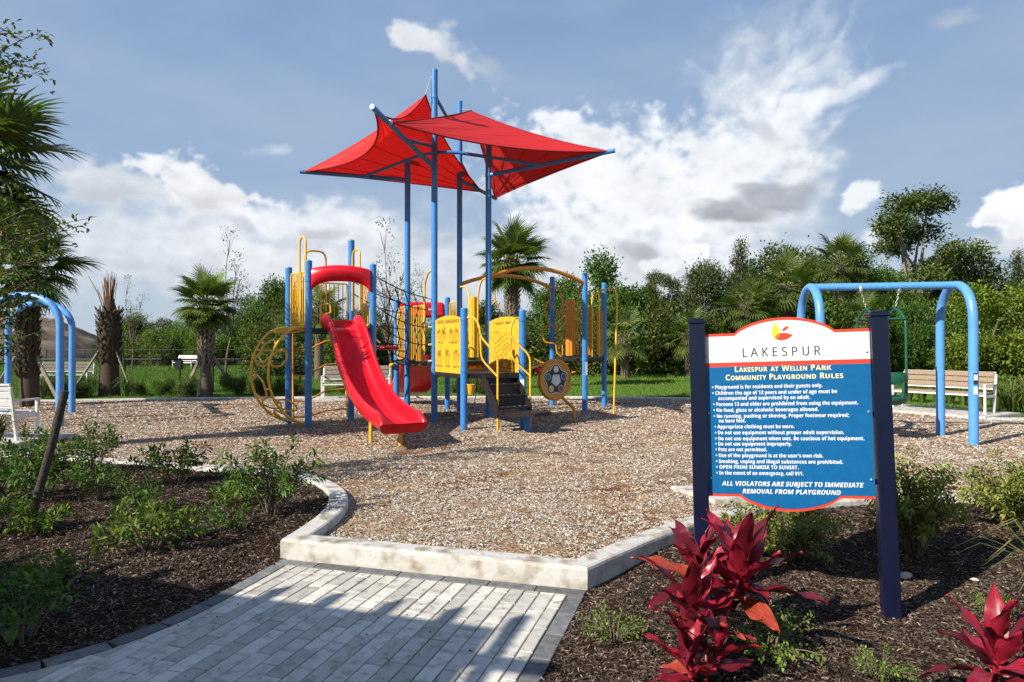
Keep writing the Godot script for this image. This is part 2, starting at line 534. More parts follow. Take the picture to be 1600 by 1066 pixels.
# ---------------------------------------------------------------- materials
func make_materials() -> void:
	var speck := noise_tex(0.05, 5, 3, [], 512)
	var fine := noise_tex(0.16, 4, 8, [], 512)
	var steel_wear := noise_tex(0.012, 5, 14, [[0.0, Color(0.86, 0.86, 0.86)], [0.55, Color(1, 1, 1)], [1.0, Color(0.94, 0.95, 0.97)]], 512)
	for e in [["blue_paint", lin(0.045, 0.215, 0.56), 0.32], ["swing_blue", lin(0.10, 0.31, 0.70), 0.3], ["yellow_paint", lin(0.80, 0.46, 0.035), 0.34], ["orange_paint", lin(0.64, 0.27, 0.02), 0.36],
			["green_paint", lin(0.01, 0.10, 0.055), 0.35], ["white_paint", lin(0.72, 0.72, 0.70), 0.4], ["navy_paint", lin(0.005, 0.008, 0.030), 0.3]]:
		var m := textured(mat(e[0], e[1], e[2]), steel_wear, 0.9)
		m.heightmap_enabled = true; m.heightmap_texture = fine; m.heightmap_scale = 0.012
	textured(mat("red_plastic", lin(0.66, 0.008, 0.022), 0.28), noise_tex(0.01, 4, 31, [[0.0, Color(0.70, 0.66, 0.66)], [0.4, Color(0.97, 0.96, 0.96)], [0.7, Color(1, 1, 1)], [1.0, Color(0.90, 0.93, 0.93)]]), 0.8, fine, 0.01)
	textured(mat("yellow_plastic", lin(0.80, 0.43, 0.022), 0.38), steel_wear, 0.7, fine, 0.015)
	textured(mat("orange_plastic", lin(0.70, 0.24, 0.02), 0.4), steel_wear, 0.7)
	mat("engraving", lin(0.07, 0.035, 0.006), 0.6)
	textured(mat("deck_coating", lin(0.015, 0.0115, 0.010), 0.5), steel_wear, 0.9, fine, 0.06)
	mat("rope", lin(0.02, 0.02, 0.022), 0.8)
	mat("galvanised", lin(0.55, 0.56, 0.57), 0.35).metallic = 0.9
	mat("black_metal", lin(0.015, 0.015, 0.016), 0.45)
	mat("dark_disc", lin(0.02, 0.022, 0.03), 0.35)
	mat("pale_print", lin(0.62, 0.62, 0.62), 0.5)
	mat("sticker_white", lin(0.75, 0.76, 0.78), 0.45)
	# shade cloth: knitted mesh that lets some sun through
	var weave := noise_tex(0.3, 2, 44, [[0.0, Color(0.9, 0.88, 0.88)], [1.0, Color(1, 1, 1)]], 256)
	var sc := textured(mat("shade_cloth", lin(0.78, 0.030, 0.030), 0.6, 0.4), weave, 3.0, weave, 0.05)
	sc.rim_enabled = true; sc.rim = 0.22; sc.rim_tint = 0.7; sc.backlight_enabled = true; sc.backlight = lin(0.75, 0.35, 0.35); sc.cull_mode = BaseMaterial3D.CULL_DISABLED
	mat("hem", lin(0.30, 0.006, 0.012), 0.8)
	# sign
	var dust := noise_tex(0.03, 5, 17, [[0.0, Color(0.82, 0.81, 0.80)], [0.3, Color(0.98, 0.98, 0.98)], [1.0, Color(1, 1, 1)]])
	textured(mat("sign_white", lin(0.70, 0.705, 0.71), 0.4), dust, 3.0)
	textured(mat("sign_blue", lin(0.005, 0.125, 0.33), 0.35), noise_tex(0.02, 4, 18, [[0.0, Color(0.88, 0.9, 0.9)], [1.0, Color(1, 1, 1)]]), 1.5)
	mat("sign_red", lin(0.74, 0.055, 0.03), 0.4)
	mat("print_white", lin(0.80, 0.80, 0.80), 0.5)
	mat("print_cream", lin(0.85, 0.76, 0.38), 0.5)
	mat("print_dark", lin(0.03, 0.035, 0.05), 0.5)
	mat("print_yellow", lin(0.80, 0.55, 0.04), 0.5)
	# ground
	var stain := noise_tex(0.008, 6, 5, [[0.0, Color(0.58, 0.54, 0.47)], [0.34, Color(0.84, 0.81, 0.76)], [0.58, Color(1, 0.99, 0.98)], [1.0, Color(0.94, 0.935, 0.92)]], 1024)
	textured(mat("concrete", lin(0.515, 0.512, 0.50), 0.85, 0.3), stain, 0.55, speck, 0.35)
	for i in 5:
		var k: float = [1.0, 0.84, 1.10, 0.74, 0.95][i]
		var st := noise_tex(0.02, 5, 60 + i, [[0.0, Color(0.74, 0.73, 0.71)], [0.4, Color(0.93, 0.93, 0.92)], [1.0, Color(1, 1, 1)]], 256)
		textured(mat("paver_%d" % i, lin(0.60 * k, 0.575 * k, 0.53 * k), 0.85, 0.3), st, 1.7, fine, 0.12)
	for i in 3:
		var k2: float = [1.0, 0.8, 1.2][i]
		textured(mat("border_paver_%d" % i, lin(0.185 * k2, 0.188 * k2, 0.192 * k2), 0.8, 0.3), noise_tex(0.03, 5, 70 + i, [[0.0, Color(0.75, 0.75, 0.75)], [1.0, Color(1, 1, 1)]], 256), 1.7, fine, 0.12)
	textured(mat("joint_sand", lin(0.075, 0.07, 0.065), 0.95, 0.2), fine, 2.0)
	var chip_tex := noise_tex(0.045, 4, 12, [[0.0, Color(0.28, 0.21, 0.15)], [0.4, Color(0.62, 0.50, 0.39)], [0.6, Color(0.76, 0.66, 0.55)], [1.0, Color(0.93, 0.86, 0.77)]], 1024, FastNoiseLite.TYPE_VALUE_CUBIC)
	textured(mat("wood_chip_bed", lin(0.55, 0.54, 0.53), 0.95, 0.2), chip_tex, 1.1, noise_tex(0.045, 4, 12, [], 1024, FastNoiseLite.TYPE_VALUE_CUBIC), 1.6)
	var dye := noise_tex(0.006, 3, 19, [[0.0, Color(0.72, 0.56, 0.42)], [0.45, Color(1, 1, 1)], [1.0, Color(1, 1, 1)]], 512)
	M.wood_chip_bed.detail_enabled = true; M.wood_chip_bed.detail_albedo = dye; M.wood_chip_bed.detail_blend_mode = BaseMaterial3D.BLEND_MODE_MUL
	M.wood_chip_bed.detail_uv_layer = BaseMaterial3D.DETAIL_UV_2; M.wood_chip_bed.uv2_triplanar = true; M.wood_chip_bed.uv2_world_triplanar = true; M.wood_chip_bed.uv2_scale = Vector3.ONE * 0.16
	var mulch_tex := noise_tex(0.06, 5, 13, [[0.0, Color(0.35, 0.27, 0.22)], [0.55, Color(0.7, 0.6, 0.52)], [1.0, Color(1.0, 0.9, 0.8)]], 1024, FastNoiseLite.TYPE_VALUE_CUBIC)
	textured(mat("mulch_bed", lin(0.080, 0.060, 0.050), 0.95, 0.2), mulch_tex, 1.4, noise_tex(0.06, 5, 13, [], 1024, FastNoiseLite.TYPE_VALUE_CUBIC), 2.2)
	var turf := noise_tex(0.05, 5, 15, [[0.0, Color(0.50, 0.62, 0.40)], [0.5, Color(0.85, 0.92, 0.7)], [1.0, Color(1.0, 1.0, 0.85)]], 1024)
	textured(mat("turf", lin(0.105, 0.185, 0.032), 0.95, 0.2), turf, 0.22, speck, 1.5)
	textured(mat("dirt", lin(0.36, 0.32, 0.28), 0.95, 0.2), noise_tex(0.012, 6, 16, [[0.0, Color(0.28, 0.26, 0.25)], [0.45, Color(0.62, 0.58, 0.54)], [1.0, Color(1, 0.97, 0.92)]], 1024), 0.035)
	for e in [["chip", 0.85], ["shred", 0.9], ["blade", 0.7]]:
		var m2 := mat(e[0], Color.WHITE, e[1], 0.3)
		m2.vertex_color_use_as_albedo = true
	leafy(M.blade, lin(0.3, 0.4, 0.1))
	# plants
	leafy(mat("leaf", Color.WHITE, 0.5, 0.45), lin(0.45, 0.55, 0.12))
	leafy(mat("gloss_leaf", Color.WHITE, 0.5, 0.4), lin(0.45, 0.55, 0.12))
	leafy(mat("far_leaf", Color.WHITE, 0.6, 0.35), lin(0.65, 0.75, 0.2))
	leafy(mat("palm_leaf", Color.WHITE, 0.42, 0.45), lin(0.5, 0.6, 0.15))
	var bark := noise_tex(0.03, 5, 23, [[0.0, Color(0.45, 0.42, 0.4)], [0.5, Color(0.8, 0.78, 0.75)], [1.0, Color(1, 1, 1)]], 512)
	textured(mat("bark", lin(0.24, 0.20, 0.16), 0.95, 0.2), bark, 1.2, bark, 1.5)
	textured(mat("pale_bark", lin(0.46, 0.42, 0.36), 0.9, 0.2), bark, 1.2, bark, 1.0)
	textured(mat("palm_boot", lin(0.36, 0.31, 0.25), 0.9, 0.2), bark, 2.2, bark, 1.0)
	textured(mat("dark_boot", lin(0.13, 0.105, 0.085), 0.9, 0.2), bark, 2.2, bark, 1.0)
	textured(mat("straw", lin(0.40, 0.22, 0.11), 0.9, 0.2), bark, 2.5)
	textured(mat("weathered_wood", lin(0.10, 0.088, 0.078), 0.9, 0.2), bark, 2.0, bark, 0.6)
	textured(mat("brace_wood", lin(0.40, 0.37, 0.33), 0.9, 0.2), bark, 2.0)
	textured(mat("bench_wood", lin(0.46, 0.36, 0.28), 0.7, 0.3), bark, 3.0)
	mat("ti_dark", lin(0.155, 0.010, 0.024), 0.36)
	mat("ti_crimson", lin(0.37, 0.020, 0.048), 0.36)
	mat("ti_coral", lin(0.42, 0.075, 0.045), 0.4)
	mat("ti_dry", lin(0.55, 0.30, 0.10), 0.6)
	for k3 in ["ti_dark", "ti_crimson", "ti_coral"]:
		var streak := noise_tex(0.03, 4, 81, [[0.0, Color(0.62, 0.5, 0.5)], [0.5, Color(0.95, 0.9, 0.9)], [1.0, Color(1, 1, 1)]], 256)
		M[k3].albedo_texture = streak; M[k3].uv1_scale = Vector3(0.35, 2.2, 1)
		M[k3].backlight_enabled = true; M[k3].backlight = lin(0.42, 0.10, 0.10); M[k3].cull_mode = BaseMaterial3D.CULL_DISABLED

# ---------------------------------------------------------------- ground
var kerb_line := PackedVector2Array([Vector2(-16, 11.6), Vector2(-9.0, 9.9), Vector2(-6.64, 9.19), Vector2(-5.86, 8.92), Vector2(-4.83, 8.58), Vector2(-3.87, 8.25), Vector2(-3.17, 8.04), Vector2(-2.54, 7.75),
	Vector2(-2.11, 7.38), Vector2(-1.80, 6.91), Vector2(-1.65, 6.5), Vector2(-1.58, 6.09), Vector2(-1.58, 5.64), Vector2(-1.63, 5.16), Vector2(0.46, 4.54), Vector2(1.38, 5.56), Vector2(2.19, 6.12), Vector2(3.02, 6.43), Vector2(4.0, 6.56), Vector2(5.2, 6.45), Vector2(8.0, 6.1), Vector2(16, 5.2)])
var far_kerb := PackedVector2Array([Vector2(-26, 16.5), Vector2(-13.5, 18.1), Vector2(-8, 19.2), Vector2(0, 19.6), Vector2(5.1, 19.0), Vector2(7.4, 17.3), Vector2(8.6, 15.6), Vector2(9.6, 13.9), Vector2(11.2, 13.6), Vector2(16, 12.6), Vector2(26, 10.5)])
var path_left := PackedVector2Array([Vector2(-1.71, 5.05), Vector2(-1.835, 4.53), Vector2(-1.94, 4.13), Vector2(-2.07, 3.83), Vector2(-2.24, 3.58), Vector2(-2.5, 3.35), Vector2(-3.1, 3.0), Vector2(-4.2, 2.5), Vector2(-7.0, 1.6)])
const PATH_Y := -0.085
var undul := FastNoiseLite.new()

func chip_h(x: float, d: float) -> float:
	var e := 0.022 * undul.get_noise_2d(x * 60.0, d * 60.0) + 0.012 * undul.get_noise_2d(x * 300.0, d * 300.0)
	for q in [[-1.45, 9.75, 0.55, 0.055], [5.96, 11.0, 0.8, 0.05], [-9.9, 14.1, 0.8, 0.05], [0.35, 11.4, 0.6, 0.03], [2.2, 15.0, 0.5, 0.03]]:   # hollows kicked out where feet land
		var k: float = exp(-(pow(x - q[0], 2.0) + pow(d - q[1], 2.0)) / (q[2] * q[2]))
		e -= q[3] * k * (1.0 - 1.4 * (1.0 - k))
	return e - 0.005

func bed_h(x: float, d: float) -> float:
	var base := -0.045
	if x > -1.0: base = lerpf(-0.06, 0.0, clampf((d - 4.6) / 1.6, 0.0, 1.0))   # right bed lies low at the corner of the kerb and rises behind the sign
	else: base = lerpf(-0.05, 0.01, clampf((d - 4.0) / 2.5, 0.0, 1.0))
	# the mulch runs out level with the edging of the path
	var near := 9.0
	if x > -1.0:
		near = absf((x - 0.485) * 0.9587 - (d - 4.38) * 0.2844)
	else:
		for i in path_left.size() - 1:
			near = minf(near, Vector2(x, d).distance_to(Geometry2D.get_closest_point_to_segment(Vector2(x, d), path_left[i], path_left[i + 1])))
	base = lerpf(PATH_Y - 0.006, base, smoothstep(0.0, 0.45, near))
	return base + smoothstep(0.0, 0.3, near) * 0.03 * undul.get_noise_2d(x * 70.0 + 50.0, d * 70.0) + smoothstep(0.0, 0.3, near) * 0.012 * undul.get_noise_2d(x * 400.0, d * 400.0)

func sheet(g: G, poly: PackedVector2Array, step: float, hf: Callable) -> void:   # a ground sheet cut to its outline, with gentle relief
	var lo := poly[0]
	var hi := poly[0]
	for p in poly:
		lo = lo.min(p); hi = hi.max(p)
	var ids := {}
	var nx := int((hi.x - lo.x) / step) + 1
	var ny := int((hi.y - lo.y) / step) + 1
	var inside := {}
	for i in nx + 1:
		for j in ny + 1:
			inside[Vector2i(i, j)] = Geometry2D.is_point_in_polygon(lo + Vector2(i, j) * step, poly)
	for i in nx:
		for j in ny:
			var n_in := 0
			for q in [Vector2i(i, j), Vector2i(i + 1, j), Vector2i(i + 1, j + 1), Vector2i(i, j + 1)]:
				if inside[q]: n_in += 1
			var cell := PackedVector2Array([lo + Vector2(i, j) * step, lo + Vector2(i + 1, j) * step, lo + Vector2(i + 1, j + 1) * step, lo + Vector2(i, j + 1) * step])
			var pieces: Array = [cell] if n_in == 4 else Geometry2D.intersect_polygons(cell, poly)
			for pc in pieces:
				var tr := PackedInt32Array([0, 1, 2, 0, 2, 3]) if n_in == 4 else Geometry2D.triangulate_polygon(pc)
				var idx := []
				for p in pc:
					var key := Vector2i(roundi(p.x * 2000.0), roundi(p.y * 2000.0))
					if not ids.has(key):
						var e := 0.08
						var h: float = hf.call(p.x, p.y)
						var nn := Vector3(h - hf.call(p.x + e, p.y), e, -(h - hf.call(p.x, p.y + e))).normalized()
						ids[key] = g.vert(Vector3(p.x, h, -p.y), nn)
					idx.append(ids[key])
				for k in range(0, tr.size(), 3):
					g.face(idx[tr[k]], idx[tr[k + 1]], idx[tr[k + 2]])

func swept_kerb(line: PackedVector2Array, w: float, top: float, bottom: float, smooth: Callable, before := Vector2.INF, after := Vector2.INF) -> G:
	var g := G.new()
	var prof := [Vector2(-w / 2, bottom), Vector2(-w / 2, top - 0.022), Vector2(-w / 2 + 0.007, top - 0.007), Vector2(-w / 2 + 0.022, top), Vector2(w / 2 - 0.022, top), Vector2(w / 2 - 0.007, top - 0.007), Vector2(w / 2, top - 0.022), Vector2(w / 2, bottom)]
	var rows := []
	for i in line.size():
		var a := (line[i] - line[maxi(i - 1, 0)]).normalized()
		var b := (line[mini(i + 1, line.size() - 1)] - line[i]).normalized()
		if i == 0: a = b if before == Vector2.INF or before.distance_to(line[0]) < 0.01 else (line[0] - before).normalized()
		if i == line.size() - 1: b = a if after == Vector2.INF or after.distance_to(line[i]) < 0.01 else (after - line[i]).normalized()
		var t := (a + b).normalized()
		var nn := Vector2(-t.y, t.x) / maxf(0.5, t.dot(a))
		var r := []
		for p in prof:
			var q: Vector2 = line[i] + nn * p.x
			var wob: float = smooth.call(q.x, q.y)
			r.append(Vector3(q.x, p.y + (wob if p.y > bottom else 0.0), -q.y))
		rows.append(r)
	for i in line.size() - 1:
		for k in prof.size() - 1:
			var mid: Vector3 = (rows[i][k] + rows[i + 1][k + 1]) / 2.0
			var c := (line[i] + line[i + 1]) / 2.0
			var out := mid - Vector3(c.x, top - 0.1, -c.y)
			g.quad(rows[i][k], rows[i + 1][k], rows[i + 1][k + 1], rows[i][k + 1], out)
	return g

func rounded(line: PackedVector2Array, from: int, to: int, steps: int) -> PackedVector2Array:   # smooths the bends between two corners of the line
	var pts := []
	for i in range(from, to + 1): pts.append(Vector3(line[i].x, 0, line[i].y))
	var out := PackedVector2Array()
	for p in curve(pts, steps): out.append(Vector2(p.x, p.z))
	return out

func make_ground() -> void:
	undul.seed = 3; undul.frequency = 0.01; undul.fractal_octaves = 3
	var g := G.new()
	var ds := [-120.0, 19.5, 19.62, 24, 30, 40, 60, 110, 200, 450]
	var xs := [-450.0, -120, -60, -30, -10, 10, 30, 60, 120, 450]
	g.grid(ds.size(), xs.size(), func(i, j): return W(xs[j], ds[i], -0.35 if ds[i] < 19.55 else -0.02))
	struct("ground", g.mesh(), M.turf)
	# turf and planting strips between the bending far kerb and the straight edge of the ground sheet
	var strip := PackedVector2Array(far_kerb)
	strip.append_array([Vector2(60, 10.5), Vector2(60, 19.75), Vector2(-60, 19.75), Vector2(-60, 16.5)])
	g = G.new()
	sheet(g, strip, 2.0, func(_x, _d): return -0.016)
	struct("lawn_edge", g.mesh(), M.turf)
	# kerbs
	var kl := PackedVector2Array()
	kl.append_array(rounded(kerb_line, 0, 13, 4))
	kl.append(kerb_line[14])
	var rest := rounded(kerb_line, 14, 21, 4)
	for i in range(1, rest.size()): kl.append(rest[i])
	# the sharp corner by the path needs points close to it so that its mitre stays clean
	var wob := func(x, d): return 0.004 * undul.get_noise_2d(x * 120.0, d * 120.0)
	var kerb := struct("kerb", swept_kerb(kl, 0.168, 0.050, -0.30, wob).mesh(), M.joint_sand)   # the cast sections sit over a narrower core that shows only in the joints
	var total := 0.0
	for i in kl.size() - 1: total += kl[i].distance_to(kl[i + 1])
	var corners := [0.0]
	var run := 0.0
	for i in kl.size() - 1:
		run += kl[i].distance_to(kl[i + 1])
		if kl[i + 1].is_equal_approx(kerb_line[14]) or kl[i + 1].is_equal_approx(kerb_line[13]): corners.append(run)
	corners.append(total)
	for c in corners.size() - 1:
		var n_sec := maxi(1, roundi((corners[c + 1] - corners[c]) / 2.4))
		for k in n_sec:
			var s0: float = lerpf(corners[c], corners[c + 1], float(k) / n_sec) + (0.0 if k == 0 else 0.004)
			var s1: float = lerpf(corners[c], corners[c + 1], (k + 1.0) / n_sec) - (0.0 if k == n_sec - 1 else 0.004)
			var sec := PackedVector2Array()
			# carry the line a little past a corner so that the mitre follows both arms
			sec.append(along(kl, s0))
			var acc := 0.0
			for i in range(1, kl.size() - 1):
				acc += kl[i - 1].distance_to(kl[i])
				if acc > s0 + 0.02 and acc < s1 - 0.02: sec.append(kl[i])
			sec.append(along(kl, s1))
			var before := along(kl, maxf(0.0, s0 - 0.05)) if k == 0 else Vector2.INF
			var after := along(kl, minf(total, s1 + 0.05)) if k == n_sec - 1 else Vector2.INF
			part("kerb_section", swept_kerb(sec, 0.18, 0.06, -0.31, wob, before, after).mesh(), M.concrete, kerb)
	var fk := rounded(far_kerb, 0, far_kerb.size() - 1, 4)
	struct("far_kerb", swept_kerb(fk, 0.24, 0.045, -0.30, wob).mesh(), M.concrete)
	# wood chips
	var chips := PackedVector2Array(kl)
	var back := fk.duplicate()
	back.reverse()
	chips.append_array(back)
	g = G.new()
	sheet(g, chips, 0.3, chip_h)
	struct("wood_chip_ground", g.mesh(), M.wood_chip_bed)
	# beds
	var left := PackedVector2Array()
	for i in kl.size():
		left.append(kl[i])
		if kl[i].is_equal_approx(kerb_line[13]): break
	left.append_array(rounded(path_left, 0, path_left.size() - 1, 3))
	left.append_array([Vector2(-7, -3), Vector2(-16, -3)])
	g = G.new()
	sheet(g, left, 0.14, bed_h)
	struct("mulch_bed", g.mesh(), M.mulch_bed)
	var right := PackedVector2Array([Vector2(0.46, 4.54)])
	for i in range(1, rest.size()): right.append(rest[i])
	right.append_array([Vector2(16, -4), Vector2(-2.11, -4), Vector2(0.485, 4.38)])
	g = G.new()
	sheet(g, right, 0.14, bed_h)
	struct("mulch_bed", g.mesh(), M.mulch_bed)
	# concrete slabs: ramp behind the sign, bench pads
	for s in [[[Vector2(1.66, 7.15), Vector2(1.92, 6.45), Vector2(3.6, 6.72), Vector2(3.6, 7.25)], 0.035], [[Vector2(8.35, 15.55), Vector2(9.55, 13.75), Vector2(10.9, 14.6), Vector2(9.6, 16.7)], 0.06],
			[[Vector2(-5.6, 18.15), Vector2(-2.9, 18.5), Vector2(-3.0, 19.7), Vector2(-5.7, 19.4)], 0.055], [[Vector2(-10.0, 9.95), Vector2(-7.35, 9.9), Vector2(-7.2, 11.3), Vector2(-10.0, 11.4)], 0.05]]:
		var pg := G.new()
		var inner: Array = Geometry2D.offset_polygon(PackedVector2Array(s[0]), -0.012)
		pg.prism(PackedVector2Array(s[0]), Transform3D(Basis(Vector3(1, 0, 0), Vector3(0, 0, -1), Vector3(0, 1, 0)), Vector3.ZERO), -0.2, s[1] - 0.012)
		pg.prism(inner[0], Transform3D(Basis(Vector3(1, 0, 0), Vector3(0, 0, -1), Vector3(0, 1, 0)), Vector3.ZERO), s[1] - 0.02, s[1])
		struct("concrete_pad", pg.mesh(), M.concrete)
	scatter_chips(chips)
	scatter_mulch(left, right)
	scatter_grass()
	# spoil heap far beyond the fence
	g = G.new()
	var nz := FastNoiseLite.new()
	nz.seed = 6; nz.frequency = 0.05
	var hump := func(i: int, j: int) -> Vector3:
		var x := -84.0 + 44.0 * i / 110.0
		var d := 60.0 + 26.0 * j / 64.0
		var e := pow((x + 58.0) / 15.5, 2.0) + pow((d - 73.0) / 12.5, 2.0)
		var rise := maxf(0.0, 1.0 - e)
		return W(x, d, -0.3 + 5.4 * pow(rise, 0.7) * (1.0 + 0.2 * nz.get_noise_2d(x, d)) + 0.75 * rise * nz.get_noise_2d(x * 6.0, d * 6.0) + 0.45 * rise * nz.get_noise_2d(x * 17.0, d * 17.0))
	g.grid(111, 65, hump)
	struct("spoil_hill", g.mesh(), M.dirt)

func scatter_chips(poly: PackedVector2Array) -> void:
	var g := G.new()
	g.colored = true
	var top := [Vector3(-0.5, 0.0, -0.32), Vector3(0.15, 0.25, -0.5), Vector3(0.5, 0.05, 0.1), Vector3(-0.1, 0.3, 0.5)]
	var n_up := Vector3(0.1, 1, 0.05).normalized()
	g.tri(top[0], top[1], top[3], n_up); g.tri(top[1], top[2], top[3], Vector3(0.3, 1, 0.1).normalized())
	for i in 4:
		var p: Vector3 = top[i]
		var q: Vector3 = top[(i + 1) % 4]
		g.quad(p, q, q - Vector3(0, 0.45, 0), p - Vector3(0, 0.45, 0), (p + q) * Vector3(1, 0, 1))
	var mesh := g.mesh()
	var places := []
	var cols := []
	var r := RandomNumberGenerator.new()
	r.seed = 12
	for ring in [[4.4, 7.0, 2600.0, 0.72], [7.0, 10.0, 1300.0, 0.9], [10.0, 14.0, 560.0, 1.2], [14.0, 19.6, 200.0, 1.7]]:
		var x1: float = ring[1] * 0.80 + 0.6
		var cnt := int((ring[1] - ring[0]) * 2.0 * x1 * ring[2])
		for i in cnt:
			var p := Vector2(r.randf_range(-x1, x1), r.randf_range(ring[0], ring[1]))
			if not Geometry2D.is_point_in_polygon(p, poly): continue
			var s: float = ring[3]
			var b := Basis.from_euler(Vector3(r.randfn(0, 0.28), r.randf() * TAU, r.randfn(0, 0.28))) * Basis.from_scale(Vector3(r.randf_range(0.022, 0.052) * s, 0.011 * s, r.randf_range(0.011, 0.02) * s))
			places.append(Transform3D(b, W(p.x, p.y, chip_h(p.x, p.y) + 0.003)))
			var k := r.randf_range(0.65, 1.45)
			var pick := r.randf()
			var c := Color(0.315, 0.255, 0.20)
			var fresh := smoothstep(0.05, 0.45, undul.get_noise_2d(p.x * 55.0 + 900.0, p.y * 55.0))   # patches of newer, redder chips among weathered grey ones
			if pick < 0.34: c = Color(0.40, 0.365, 0.32)
			elif pick < 0.48: c = Color(0.16, 0.112, 0.08)
			elif pick < 0.55: c = Color(0.35, 0.235, 0.14)
			elif pick < 0.70: c = Color(0.54, 0.51, 0.465)
			if r.randf() < 0.34 * fresh: c = Color(0.37, 0.245, 0.15)
			cols.append(Color(c.r * k, c.g * k, c.b * k))
	tag(scatter("wood_chips", mesh, M.chip, places, cols), "loose tan wood chips covering the play area", "wood chips")

func scatter_mulch(left: PackedVector2Array, right: PackedVector2Array) -> void:
	var g := G.new()
	g.colored = true
	for s in [[Vector3(-0.5, 0, 0), Vector3(-0.1, 0.35, 0.35)], [Vector3(-0.1, 0.35, 0.35), Vector3(0.5, 0.1, -0.2)]]:
		var w := Vector3(0, 0.0, 0.42)
		g.quad(s[0] - w, s[1] - w, s[1] + w, s[0] + w, Vector3.UP)
		g.quad(s[0] - w, s[1] - w, s[1] - w - Vector3(0, 0.6, 0), s[0] - w - Vector3(0, 0.6, 0), Vector3(0, 0, -1))
		g.quad(s[0] + w, s[1] + w, s[1] + w - Vector3(0, 0.6, 0), s[0] + w - Vector3(0, 0.6, 0), Vector3(0, 0, 1))
	var mesh := g.mesh()
	var r := RandomNumberGenerator.new()
	r.seed = 15
	for poly in [left, right]:
		var places := []
		var cols := []
		for ring in [[2.9, 5.0, 3600.0, 0.62], [5.0, 7.5, 1700.0, 0.8], [7.5, 10.0, 600.0, 1.1]]:
			var x1: float = ring[1] * 0.78 + 0.3
			var cnt := int((ring[1] - ring[0]) * x1 * ring[2])
			for i in cnt:
				var p := Vector2(r.randf_range(0, x1) * (-1.0 if poly == left else 1.0) + (0.3 if poly == left else -0.1), r.randf_range(ring[0], ring[1]))
				if not Geometry2D.is_point_in_polygon(p, poly): continue
				var s: float = ring[3]
				var b := Basis.from_euler(Vector3(r.randfn(0, 0.3), r.randf() * TAU, r.randfn(0, 0.3))) * Basis.from_scale(Vector3(r.randf_range(0.02, 0.065) * s, 0.008 * s, r.randf_range(0.006, 0.014) * s))
				places.append(Transform3D(b, W(p.x, p.y, bed_h(p.x, p.y) + 0.004)))
				var k := r.randf_range(0.5, 1.3)
				var c := Color(0.080, 0.058, 0.046)
				var pick := r.randf()
				if pick < 0.22: c = Color(0.035, 0.026, 0.022)
				elif pick < 0.40: c = Color(0.15, 0.108, 0.078)
				elif pick < 0.49: c = Color(0.28, 0.225, 0.17)
				cols.append(Color(c.r * k, c.g * k, c.b * k))
		tag(scatter("mulch", mesh, M.shred, places, cols), "dark shredded bark mulch in the planting bed " + ("left of the paver path" if poly == left else "around the rules sign"), "mulch")

func scatter_grass() -> void:
	var g := G.new()
	g.colored = true
	var r := RandomNumberGenerator.new()
	r.seed = 18
	for i in 9:
		var a := r.randf() * TAU
		var o := Vector3(r.randf_range(-0.5, 0.5), 0, r.randf_range(-0.5, 0.5))
		var s := Vector3(cos(a), 0, sin(a))
		var tip := o + Vector3(r.randf_range(-0.5, 0.5), r.randf_range(0.6, 1.0), r.randf_range(-0.5, 0.5))
		g.tri(o - s * 0.09, o + s * 0.09, tip, s.cross(Vector3.UP))
	var places := []
	var cols := []
	for ring in [[14.0, 26.0, 75.0, 0.09], [26.0, 40.0, 22.0, 0.14], [40.0, 62.0, 5.0, 0.22]]:
		var x1: float = ring[1] * 0.8
		for i in int((ring[1] - ring[0]) * 2.0 * x1 * ring[2] * 0.62):
			var p := Vector2(r.randf_range(-x1, x1), r.randf_range(ring[0], ring[1]))
			if p.y < 19.75 and (p.x < 5.5 or p.y < 20.6 - 0.75 * (p.x - 3.0)): continue
			var s: float = ring[3] * r.randf_range(0.7, 1.3)
			places.append(Transform3D(Basis.from_euler(Vector3(0, r.randf() * TAU, 0)) * Basis.from_scale(Vector3(s * 1.3, s * 0.8, s * 1.3)), W(p.x, p.y, -0.02)))
			var k := r.randf_range(0.7, 1.3)
			cols.append(Color(0.115 * k, 0.205 * k, 0.034 * k))
	tag(scatter("lawn_grass", g.mesh(), M.blade, places, cols), "short green lawn grass beyond the play area", "grass")

